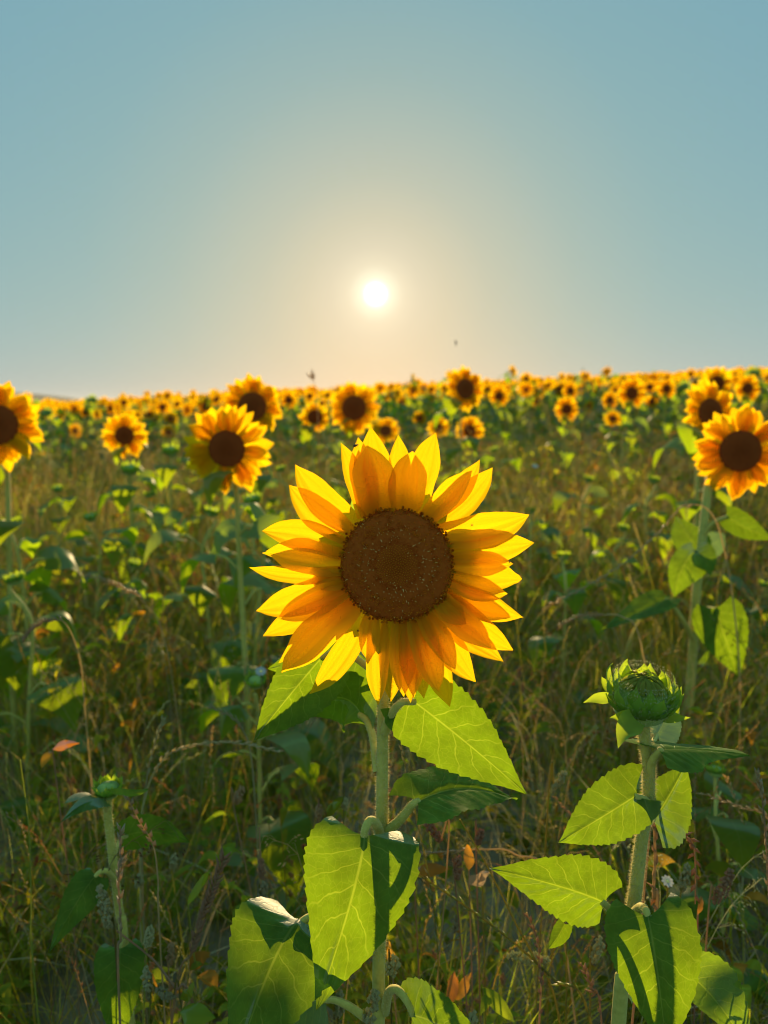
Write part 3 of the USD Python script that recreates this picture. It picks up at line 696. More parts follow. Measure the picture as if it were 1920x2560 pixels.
def copy_of(kind, name, xyz, scale, yaw, label, cat, group=None, tilt=0.0):
    p = path_for('/World', name)
    x = UsdGeom.Xform.Define(stage, p)
    x.AddTranslateOp().Set(Gf.Vec3d(*map(float, xyz)))
    x.AddRotateZOp().Set(float(yaw))
    if tilt:
        x.AddRotateYOp().Set(float(tilt))
    x.AddScaleOp().Set(Gf.Vec3f(float(scale)))
    x.GetPrim().GetReferences().AddInternalReference(kind['path'])
    x.GetPrim().SetInstanceable(True)
    tag(x.GetPrim(), label, cat, group)
    return p

def place_head(kind, px, py, Rpx, yaw, label, name='sunflower', cat='sunflower', ymin=0):
    """Stands a copy so that its head is seen at that pixel with that radius: solves its distance and size together."""
    Yd = 3.0
    for _ in range(30):
        h = at(px, py, Yd)
        s = (h[2] - float(ground_z(h[0], Yd))) / kind['h']
        Yd = 0.5 * Yd + 0.5 * np.clip(s * kind['rt'] * FPX / Rpx, max(ymin, 1.3), 40)
    c, sn = math.cos(math.radians(yaw)), math.sin(math.radians(yaw))
    o = kind['C'] * s
    return copy_of(kind, name, (h[0] - (c * o[0] - sn * o[1]), h[1] - (sn * o[0] + c * o[1]), h[2] - o[2]), s, yaw, label, cat), Yd

right_mid_plant()
K_A = plant_kind('sunflower_kind', 1.12, 101, 34)
K_B = plant_kind('sunflower_kind', 1.16, 102, 40, rd=.060, rt=.128, tilt=.12)
K_C = plant_kind('sunflower_kind', 1.08, 103, 32, rd=.055, rt=.112, tilt=-.30, ragged=.06)
K_D = plant_kind('sunflower_kind', 1.10, 104, 28, rd=.042, rt=.105, tilt=.55)
K_E = plant_kind('sunflower_kind', 1.16, 115, 38, rd=.098, rt=.205, tilt=.05)
K_S = plant_kind('turned_sunflower_kind', 1.10, 105, head='spent', nleaf=8)
K_U = plant_kind('bud_plant_kind', .95, 106, head='bud', nleaf=9, rd=.06, rt=.05)
K_L = [plant_kind('leafy_plant_kind', .72, 107 + i, head='bud', nleaf=8, rd=.035, rt=.03, leaf_w=.12, stem_r=.006) for i in range(3)]
HEADS = [   # kind, pixel, radius, yaw, label
    (K_B, -8, 1062, 108, 8, 'sunflower cut by the left edge of the frame, only its right half showing'),
    (K_A, 567, 1122, 112, -6, 'big soft-focus sunflower left of the central one, tilted with drooping lower petals'),
    (K_B, 631, 1016, 76, 12, 'sunflower with a tall ragged crown of petals, partly behind the big one left of centre'),
    (K_A, 311, 1089, 57, 5, 'sunflower with a large dark disc and short petals above the dark nodding bud at left'),
    (K_E, 885, 1020, 66, -4, 'sunflower hazy in the glare under the sun, just above the central flower'),
    (K_C, 787, 1043, 40, 8, 'small pale-disced sunflower between the ragged one and the one under the sun'),
    (K_D, 964, 1077, 38, 0, 'small sunflower directly behind the topmost petals of the central flower'),
    (K_B, 1163, 972, 54, 18, 'sunflower with a wide brown disc on a bright bare stem right of the sun'),
    (K_A, 1174, 1077, 37, -20, 'sunflower behind the bright bare stem, lower than its neighbour'),
    (K_D, 1096, 1070, 30, -10, 'small upward-facing sunflower above the right upper petals of the central flower'),
    (K_A, 1050, 1046, 19, 0, 'tiny sunflower left of the upward-facing one'),
    (K_A, 1417, 1023, 32, 4, 'lone mid-sized sunflower on a thin stem in front of the dark crop at right'),
    (K_D, 1532, 1047, 23, -6, 'small orange sunflower below the round one with a big black disc'),
    (K_A, 1580, 983, 38, 0, 'round sunflower with a big black disc high in the crop at right'),
    (K_A, 1525, 1001, 22, 5, 'small sunflower touching the lower left of the round black-disced one'),
    (K_A, 1667, 972, 25, -5, 'sunflower at the skyline left of the dark turned-away head'),
    (K_B, 1776, 1033, 80, 14, 'sunflower behind the right-edge flower, its lower right hidden by it'),
    (K_A, 1869, 971, 34, 0, 'sunflower above the right-edge pair, close to the skyline'),
    (K_C, 1790, 960, 44, 0, 'blurred sunflower with a flattened crown just above the right-edge pair'),
    (K_A, 1426, 977, 22, 6, 'small sunflower straight above the lone mid-sized one'),
    (K_A, 188, 1077, 18, 0, 'small sunflower low in the crop near the left edge'),
    (K_A, 422, 1081, 19, 3, 'small sunflower between the large-disced one and the big one at left'),
    (K_B, 960, 1075, 20, 20, 'little sunflower peeping beside the topmost petals'),
    (K_A, 1248, 990, 26, -8, 'sunflower at the skyline right of the wide-disced one'),
    (K_A, 482, 1024, 17, 0, 'small sunflower at the skyline above the big soft-focus one'),
    (K_A, 722, 1000, 22, 0, 'small sunflower on the skyline right of the ragged one'),
]
KEPT = []
for kd, px, py, R, yaw, lab in HEADS:
    p, Yd = place_head(kd, px, py, R, yaw, lab)
    KEPT.append((at(px, py, Yd)[0], Yd))
for kd, px, py, R, yaw, lab in [(K_S, 1709, 966, 22, 0, 'dark turned-away sunflower head on the skyline at right'), (K_S, 1367, 992, 15, 0, 'small dark turned-away sunflower head in the crop right of centre')]:
    place_head(kd, px, py, R * 1.2, yaw, lab)
for px, py, R, lab in [(327, 1183, 27, 'dark green nodding bud on a pale bare stem at the left'), (1573, 1070, 15, 'small green bud on a pale stem below the orange sunflower'), (428, 1135, 24, 'bright green leaf cluster with a young bud left of the big soft-focus flower')]:
    place_head(K_U, px, py, R, 20, lab, 'sunflower_bud_plant', 'sunflower bud')

LEAFY = [(60, 1330, 2.3, 'left edge under the cut-off sunflower'), (215, 1300, 2.9, 'left between the cut-off sunflower and the dark bud'), (40, 1460, 2.0, 'far left with a long lit leaf'),
         (300, 1420, 2.6, 'left below the dark nodding bud'), (520, 1300, 2.6, 'left just under the big soft-focus flower'), (620, 1265, 2.4, 'beside the left petals of the central flower'),
         (640, 1700, 1.55, 'behind the dark left leaf of the central flower'),
         (1230, 1130, 5.0, 'right behind the upper right petals'), (1120, 1100, 5.4, 'behind the upward-facing small sunflower'), (1330, 1290, 3.2, 'right of the central flower in the tall weeds'), (1480, 1210, 3.6, 'right, half buried in the dry grass'),
         (1640, 1210, 3.4, 'right, left of the stem of the edge flower'), (1880, 1470, 2.5, 'right edge beside the heart-shaped leaves'), (1850, 1960, 1.25, 'right behind the closed green bud'), (1420, 1400, 2.4, 'right, under the leaning dry stalk'),
         (380, 1250, 3.5, 'left, behind the stem of the dark bud'), (120, 1230, 3.9, 'left, in the shade of the crop'), (700, 1180, 4.2, 'upper left of the central flower'), (860, 1090, 5.5, 'just above the central flower'), (500, 1200, 4.3, 'under the left drooping petals in the background'),
         (1560, 1330, 2.9, 'right of centre between thin stalks'), ]
for i, (px, py, Yd, where) in enumerate(LEAFY):
    kd = K_L[i % 3]
    h = at(px, py, Yd); g = float(ground_z(h[0], Yd))
    s = float(np.clip((h[2] - g) / kd['h'], .45, 1.45))
    copy_of(kd, 'leafy_sunflower_plant', (h[0], Yd, g), s, rng.uniform(0, 360), f'leafy green sunflower plant without a bloom, {where}', 'sunflower plant')

# the dense crop behind: low kinds, the nearest 300 in view as things of their own
F_ = [plant_kind('crop_sunflower_kind', h, 200 + i, n, rd=rd, rt=rt, tilt=t, nleaf=13, low=True, leaf_w=.16) for i, (h, n, rd, rt, t) in enumerate(
    [(1.04, 26, .048, .115, .0), (1.09, 24, .042, .100, .12), (.99, 28, .055, .120, -.15), (1.12, 22, .040, .105, .3), (1.02, 26, .046, .110, -.3), (.96, 20, .060, .115, -.8), (1.06, 30, .038, .120, .15)])]
F_.append(plant_kind('crop_spent_kind', 1.08, 210, head='spent', nleaf=13, low=True, leaf_w=.16))
r = np.random.default_rng(11)
spots = []
for gy in np.arange(9.0, 78, 0.56):
    hw = 0.62 * gy + 2.2
    step = 0.52 if gy < 26 else 0.66 if gy < 45 else .9
    for gx in np.arange(-hw, hw, step):
        x, y = gx + r.normal() * .15, gy + r.normal() * .15
        front = 9.9 + 0.7 * math.sin(x * .8 + 1) + (0.9 if -1.5 < x < 2.0 else 0)
        if y < front or (y < front + 3 and r.random() < .25):
            continue
        if any(abs(x - kx) < .25 and abs(y - ky) < .5 for kx, ky in KEPT):
            continue
        spots.append((y, x, r.random(), r.normal() * 30, r.normal(), int(r.choice(8, p=[.20, .18, .16, .10, .12, .08, .12, .04]))))
spots.sort()
cand = [s for s in spots if abs(s[1]) < 0.50 * s[0] + .1]
own = {id(q): i for i, q in enumerate(cand[:300])}
inst = []
COLUMNS = [(230, 'beside the left-edge sunflower'), (470, 'above the large-disced sunflower at left'), (720, 'behind the two big flowers left of centre'), (1060, 'straight under the sun'),
           (1290, 'right of the wide-disced sunflower'), (1490, 'above the lone mid-sized sunflower'), (1690, 'around the round black-disced sunflower'), (9999, 'behind the right-edge pair')]
ROWS = [(110, 'front-row'), (205, 'middle-row'), (301, 'far-row')]
WHICH = ['leftmost', 'second', 'third', 'fourth', 'fifth', 'sixth', 'seventh', 'eighth', 'ninth', 'tenth', 'eleventh', 'twelfth'] + [f'{k}th' for k in range(13, 60)]
shelf = {}
for q in cand[:300]:
    px = 960 + FPX * q[1] / q[0] * .99
    c = next(t for lim, t in COLUMNS if px < lim); w = next(t for lim, t in ROWS if own[id(q)] < lim)
    shelf.setdefault((c, w), []).append(q)
said = {}
for (c, w), qs in shelf.items():
    for i, q in enumerate(sorted(qs, key=lambda t: t[1] / t[0])):
        said[id(q)] = f"{WHICH[i]}{'' if i == 0 else ' from left'} of the {w} crop {'heads' if q[5] == 7 else 'sunflowers'} {c}"
for q in spots:
    y, x, _, yaw, n, k = q
    sc = 1.0 + .075 * n
    z = float(ground_z(x, y))
    if id(q) in own:
        copy_of(F_[k], 'crop_sunflower', (x, y, z), sc, yaw, said[id(q)], 'sunflower', 'sunflowers of the dense crop below the skyline', tilt=6 * math.sin(n * 40))
    else:
        inst.append((x, y, z, sc, yaw, k))

def quat(yaw, tx=0.0, ty=0.0):
    q = Gf.Rotation(Gf.Vec3d(0, 0, 1), yaw) * Gf.Rotation(Gf.Vec3d(1, 0, 0), tx) * Gf.Rotation(Gf.Vec3d(0, 1, 0), ty)
    q = q.GetQuat()
    return Gf.Quath(q.GetReal(), *q.GetImaginary())

def instancer(name, label, cat, build, places):
    """Stuff: many copies of a few kinds. build(parent path) -> kind paths; places: (x, y, z, scale, yaw, tilt x, tilt y, kind)."""
    p = path_for('/World', name)
    pi = UsdGeom.PointInstancer.Define(stage, p)
    kinds = build(p)
    pi.CreatePrototypesRel().SetTargets([Sdf.Path(k) for k in kinds])
    pi.CreatePositionsAttr(Vt.Vec3fArray([Gf.Vec3f(float(a[0]), float(a[1]), float(a[2])) for a in places]))
    pi.CreateScalesAttr(Vt.Vec3fArray([Gf.Vec3f(float(a[3])) for a in places]))
    pi.CreateOrientationsAttr(Vt.QuathArray([quat(a[4], a[5], a[6]) for a in places]))
    pi.CreateProtoIndicesAttr(Vt.IntArray([int(a[7]) for a in places]))
    tag(pi.GetPrim(), label, cat, kind='stuff')

def field_kinds(p):
    out = []
    for k in F_:
        q = path_for(p, 'kind')
        x = UsdGeom.Xform.Define(stage, q)
        x.GetPrim().GetReferences().AddInternalReference(k['path'])
        out.append(q)
    return out
instancer('sunflower_crop', 'endless far rows of yellow sunflowers running up to the skyline', 'sunflower crop', field_kinds, [(x, y, z, s, yaw, 0, 0, k) for x, y, z, s, yaw, k in inst])

# ------------------------------------------------------------------ weeds and grass
def blade(o, d, L, w, droop, seed, n=5):
    """A grass blade from o, heading d, arching over."""
    t = np.linspace(0, 1, n + 1)[:, None]
    up = np.array([0, 0, 1.0])
    d = np.asarray(d, float)
    P = o + up * L * (t - droop * .55 * t ** 2.6) + d * L * (.18 * t + droop * .75 * t ** 2)
    lat = unit(np.cross(d, up) + .2 * np.array([math.cos(seed), math.sin(seed), 0]))
    wd = w * np.interp(t, [0, .4, .8, 1], [.7, 1, .6, .04])
    v = np.stack([P - lat * wd / 2, P + lat * wd / 2], 1).reshape(-1, 3)
    k = np.arange(n) * 2
    f = np.vstack([np.stack([k, k + 1, k + 3], 1), np.stack([k, k + 3, k + 2], 1)])
    return v, f, np.zeros((len(v), 2))

def spikelet(c, d, L, w):
    d = unit(d); a = unit(np.cross(d, [.3, .5, .8])); b = np.cross(d, a)
    v = np.array([c] + [c + d * L * .4 + x * w for x in (a, b * .6, -a, -b * .6)] + [c + d * L])
    f = np.array([[0, 1, 2], [0, 2, 3], [0, 3, 4], [0, 4, 1], [5, 2, 1], [5, 3, 2], [5, 4, 3], [5, 1, 4]])
    return v, f, np.zeros((6, 2))

def bead(c, s):
    v = np.array([[1, 0, 0], [-1, 0, 0], [0, 1, 0], [0, -1, 0], [0, 0, 1.3], [0, 0, -1.3]]) * s + c
    f = np.array([[0, 2, 4], [2, 1, 4], [1, 3, 4], [3, 0, 4], [2, 0, 5], [1, 2, 5], [3, 1, 5], [0, 3, 5]])
    return v, f, np.zeros((6, 2))

def seed_spike(pts, r0, n, bs, r, taper=(.55, 1, .95, .5)):
    """Knobbly cluster of round seeds about a path."""
    q = spline(pts, 30); out = []
    for i in range(n):
        t = i / n
        c = q[int(t * 29)]
        dv = unit(r.normal(size=3))
        out.append(bead(c + dv * r0 * np.interp(t, [0, .3, .7, 1], taper) * r.uniform(.75, 1.05), bs * r.uniform(.75, 1.2)))
    return join(out)

def rye_spike(pts, n, L, w, r, spread=.5):
    """Spikelets set alternately left and right along a culm."""
    q = spline(pts, 60); t = unit(np.gradient(q, axis=0)); out = []
    for i in range(n):
        k = int(i / n * 59)
        a = unit(np.cross(t[k], [0.15 * r.normal(), 1, .2 * r.normal()])) * (1 if i % 2 else -1)
        out.append(spikelet(q[k], t[k] + a * spread + .12 * r.normal(size=3), L * r.uniform(.8, 1.2), w))
    return join(out)

def kind_parts(p, name, pieces):
    return [(nm, mat, join(geo)) for nm, mat, geo in pieces if geo]

def grass_kinds(p, mats=('grass_green', 'grass_olive'), hmin=.32, hmax=.75, n=30, seeds=(1, 2, 3)):
    out = []
    for s in seeds:
        r = np.random.default_rng(300 + s + int(hmax * 100)); A, B = [], []
        for i in range(n):
            a = r.uniform(0, 2 * np.pi); o = np.array([r.normal() * .05, r.normal() * .05, -.01])
            g = blade(o, [math.cos(a), math.sin(a), 0], r.uniform(hmin, hmax), r.uniform(.0025, .006), r.uniform(.1, .9), r.uniform(0, 6))
            (A if r.random() < .6 else B).append(g)
        out.append(kind_parts(p, 'tuft', [('blades', mats[0], A), ('dry_blades', mats[1], B)]))
    return out

def rye_kinds(p, seeds=(1, 2, 3)):
    out = []
    for s in seeds:
        r = np.random.default_rng(400 + s); A, B = [], []
        for i in range(4):
            a = r.uniform(0, 6.28); d = np.array([math.cos(a), math.sin(a), 0]); o = np.array([r.normal() * .06, r.normal() * .06, 0])
            H = r.uniform(.55, .92); b = r.uniform(.02, .45)
            pts = [o, o + [0, 0, H * .45] + d * .03, o + [0, 0, H * (.85 - .1 * b)] + d * .10 * (1 + b), o + [0, 0, H * (1 - .22 * b)] + d * (.14 + .30 * b)]
            q = spline(pts, 14)
            A.append(tube(q, np.linspace(.0014, .0007, 14), 3, cap=False))
            B.append(rye_spike(q[8:], int(r.integers(12, 20)), .014, .0022, r, .35))
        out.append(kind_parts(p, 'stalk_clump', [('stalk', ('grass_olive', 'grass_tan', 'grass_olive')[s % 3], A), ('spikelet', ('grass_tan', 'seed_brown', 'seed_pale')[s % 3], B)]))
    return out

def panicle_kinds(p, seeds=(1, 2)):
    out = []
    for s in seeds:
        r = np.random.default_rng(450 + s); A, B = [], []
        for i in range(3):
            a = r.uniform(0, 6.28); d = np.array([math.cos(a), math.sin(a), 0]); o = np.array([r.normal() * .06, r.normal() * .06, 0])
            H = r.uniform(.6, .98)
            q = spline([o, o + [0, 0, H * .5], o + [0, 0, H * .9] + d * .06, o + [0, 0, H] + d * .16], 12)
            A.append(tube(q, np.linspace(.0013, .0006, 12), 3, cap=False))
            for j in range(9):
                k = 7 + int(j * 4.9 / 9)
                e = unit(r.normal(size=3) * [1, 1, .4] + d); L = r.uniform(.02, .06)
                c = q[k] + e * L + [0, 0, -.3 * L]
                A.append(tube(np.array([q[k], q[k] + e * L * .6, c]), .0004, 3, cap=False))
                for m in range(3):
                    B.append(spikelet(c + r.normal(size=3) * .005, e + [0, 0, -.7], r.uniform(.007, .013), .0022))
        out.append(kind_parts(p, 'panicle_clump', [('stalk', 'grass_tan', A), ('spikelet', ('seed_brown', 'grass_tan')[s % 2], B)]))
    return out

def knotweed_kinds(p, seeds=(1, 2, 3)):
    out = []
    for s in seeds:
        r = np.random.default_rng(500 + s); A, L_, O_, B = [], [], [], []
        for st in range(3):
            a = r.uniform(0, 6.28); o = np.array([r.normal() * .05, r.normal() * .05, 0]); H = r.uniform(.38, .72)
            d = np.array([math.cos(a), math.sin(a), 0]) * H * r.uniform(.1, .4)
            q = spline([o, o + d * .3 + [0, 0, H * .5], o + d + [0, 0, H]], 12)
            A.append(tube(q, np.linspace(.0024, .0011, 12), 4, cap=False))
            B.append(seed_spike([q[-1], q[-1] + d * .06 + [0, 0, .032]], .0075, 46, .0026, r))
            for j in range(8):
                k = int(r.integers(2, 12)); b = r.uniform(0, 6.28); e = np.array([math.cos(b), math.sin(b), 0]); L = r.uniform(.05, .11)
                g = leaf(q[k], q[k] + e * L * .5 + [0, 0, L * .30], q[k] + e * L * .95 + [0, 0, -L * r.uniform(-.3, .4)], L * r.uniform(.2, .30), [-e[1], e[0], r.normal() * .3], 2, 5, LANCE_LEAF, 0, fold=.15)
                (O_ if r.random() < .16 else L_).append(g)
            for j in range(2):
                k = int(r.integers(5, 11)); e = unit(r.normal(size=3) * [1, 1, .2] + [0, 0, .8])
                t = q[k] + e * .07
                A.append(tube(np.array([q[k], q[k] + e * .04, t]), .0009, 3, cap=False))
                B.append(seed_spike([t, t + e * .022], .0065, 30, .0024, r))
        out.append(kind_parts(p, 'weed', [('stem', ('grass_olive', 'seed_brown')[s % 2], A), ('leaves', 'weed_leaf', L_), ('orange_leaves', 'orange_leaf', O_), ('seeds', ('seed_pale', 'seed_pale', 'seed_brown')[s % 3], B)]))
    return out

def herb_kinds(p, seeds=(1, 2, 3), hmin=.15, hmax=.50, nl=8):
    out = []
    for s in seeds:
        r = np.random.default_rng(600 + s + nl); A, L_, O_ = [], [], []
        for st in range(5):
            a = r.uniform(0, 6.28); o = np.array([r.normal() * .07, r.normal() * .07, 0]); H = r.uniform(hmin, hmax)
            d = np.array([math.cos(a), math.sin(a), 0]) * H * r.uniform(.1, .6)
            q = spline([o, o + d * .3 + [0, 0, H * .55], o + d + [0, 0, H]], 8)
            A.append(tube(q, np.linspace(.002, .001, 8), 3, cap=False))
            for j in range(nl):
                k = int(r.integers(1, 8)); b = r.uniform(0, 6.28); e = np.array([math.cos(b), math.sin(b), 0]); L = r.uniform(.035, .085)
                g = leaf(q[k], q[k] + e * L * .5 + [0, 0, L * .25], q[k] + e * L * .95 + [0, 0, -L * r.uniform(-.3, .5)], L * r.uniform(.35, .6), [-e[1], e[0], r.normal() * .4], 2, 5, OVATE_LEAF, 0, fold=.1)
                (O_ if r.random() < .08 else L_).append(g)
        out.append(kind_parts(p, 'herb', [('stem', 'grass_olive', A), ('leaves', 'weed_leaf', L_), ('orange_leaves', 'orange_leaf', O_)]))
    return out

def patches(name, label, cat, kinds, dens, y0, y1, size=1.5, n_patch=3, seed=1, tilt=.12, lo=.75, hi=1.15, s_near=.66, thin=None):
    """Stuff: square patches of a mix of plants, laid side by side over the ground; lower close to the camera, where the field is open."""
    r = np.random.default_rng(seed)
    plants = kinds(None)
    per = max(2, int(dens * size * size))
    def build(p):
        out = []
        for k in range(n_patch):
            gs, ca, cb = [], [], []
            for i in range(per):
                pl = plants[int(r.integers(len(plants)))]
                a, sc = r.uniform(0, 6.28), r.uniform(lo, hi)
                tx, ty = r.normal() * tilt, r.normal() * tilt
                R = np.array([[math.cos(a), -math.sin(a), 0], [math.sin(a), math.cos(a), 0], [0, 0, 1]]) * sc
                o = np.array([r.uniform(-.5, .5) * size, r.uniform(-.5, .5) * size, 0])
                hue, val = r.normal() * .10, math.exp(r.normal() * .22)
                for nm, mat, (v, f, uv) in pl:
                    w = v @ R.T
                    w = w + np.stack([w[:, 2] * tx, w[:, 2] * ty, np.zeros(len(w))], 1) + o
                    gs.append((w, f, uv))
                    for lst, col in zip((ca, cb), TONES[mat]):
                        lst.append(np.tile(np.clip(np.array(col) * val * [1 + hue, 1, 1 - hue], 0, .95), (len(w), 1)))
            q = path_for(p, 'patch')
            UsdGeom.Xform.Define(stage, q)
            bl = part(q, 'blades', join(gs)[:2], 'tinted_blade')
            for nm, c in (('refl', ca), ('trans', cb)):
                UsdGeom.PrimvarsAPI(stage.GetPrimAtPath(bl)).CreatePrimvar(nm, Sdf.ValueTypeNames.Color3fArray, 'vertex').Set(Vt.Vec3fArray.FromNumpy(np.vstack(c).astype(np.float32)))
            out.append(q)
        return out
    places = []
    y = y0
    while y < y1:
        sc = s_near + (1 - s_near) * np.clip((y - 1.0) / 3.2, 0, 1)
        st = size * sc * .97
        yc = y + st / 2
        hw = .56 * (yc + st) + .5
        x0 = -hw - r.uniform(0, st)
        while x0 < hw + st:
            if thin is None or r.random() < thin(x0, yc):
                x, yy = x0 + r.normal() * .06, yc + r.normal() * .05
                places.append((x, yy, float(ground_z(x, yy)) - .01, sc, 90 * int(r.integers(4)), 0, 0, int(r.integers(n_patch))))
            x0 += st
        y += st
    instancer(name, label, cat, build, places)
less = lambda x, y: np.clip(1.3 - y / 11, .25, 1)
turf = lambda p: grass_kinds(p) + grass_kinds(p, seeds=(8, 9)) + grass_kinds(p, ('grass_olive', 'grass_tan'), .45, .88, 12, (4, 5)) + rye_kinds(p) + panicle_kinds(p)
patches('grass', 'green grass, seeding stalks and pale bent straw nearest the camera', 'grass',
        lambda p: turf(p) + grass_kinds(p, ('grass_tan', 'grass_tan'), .25, .70, 14, (6, 7)) + rye_kinds(p, (3, 6, 9)) + rye_kinds(p, (12, 13)), 66, .93, 4.6, seed=21, n_patch=4, lo=.6, hi=1.12, tilt=.20)
patches('meadow_grass', 'tangle of green and seeding dry grass farther back between the sunflowers', 'grass', turf, 50, 4.5, 12, seed=23, n_patch=3, lo=.65, hi=1.12, tilt=.15, thin=less)
patches('low_weeds', 'low leafy weeds and knotweed with knobbly seed spikes', 'weeds', lambda p: knotweed_kinds(p) + herb_kinds(p) + herb_kinds(p, (4,), .4, .80, 12), 26, .93, 10, seed=26, lo=.6, hi=1.1, thin=less)

# ------------------------------------------------------------------ single weeds that stand out near the camera
def stalk_thing(name, label, cat, pts, r0, spike=None, mats=('grass_tan', 'grass_tan'), drop=True):
    """A grass stalk along pixels of the photograph (tip first) at its own distances, then down to the soil."""
    q = [at(*p) for p in pts]
    g = q[-1].copy(); d = unit(q[-1] - q[-2])
    gz = float(ground_z(g[0], g[1] + .03))
    foot = np.array([g[0] + np.clip(d[0], -.5, .5) * .15, g[1] + .03, gz])
    n0 = len(q)
    full = spline(q + ([foot] if drop and q[-1][2] > gz + .03 else []), 44)
    par = thing(name, label, cat, foot)
    part(par, 'stalk', tube(full, np.linspace(r0 * .6, r0 * 1.2, 44), 5), mats[0], foot)
    if spike:
        n, L, w, upto, sp = spike
        r = np.random.default_rng(len(label) * 7 + n)
        k = max(4, int(44 * upto))
        part(par, 'spikelet', rye_spike(full[:k][::-1], n, L, w, r, sp), mats[1], foot, kind='stuff')

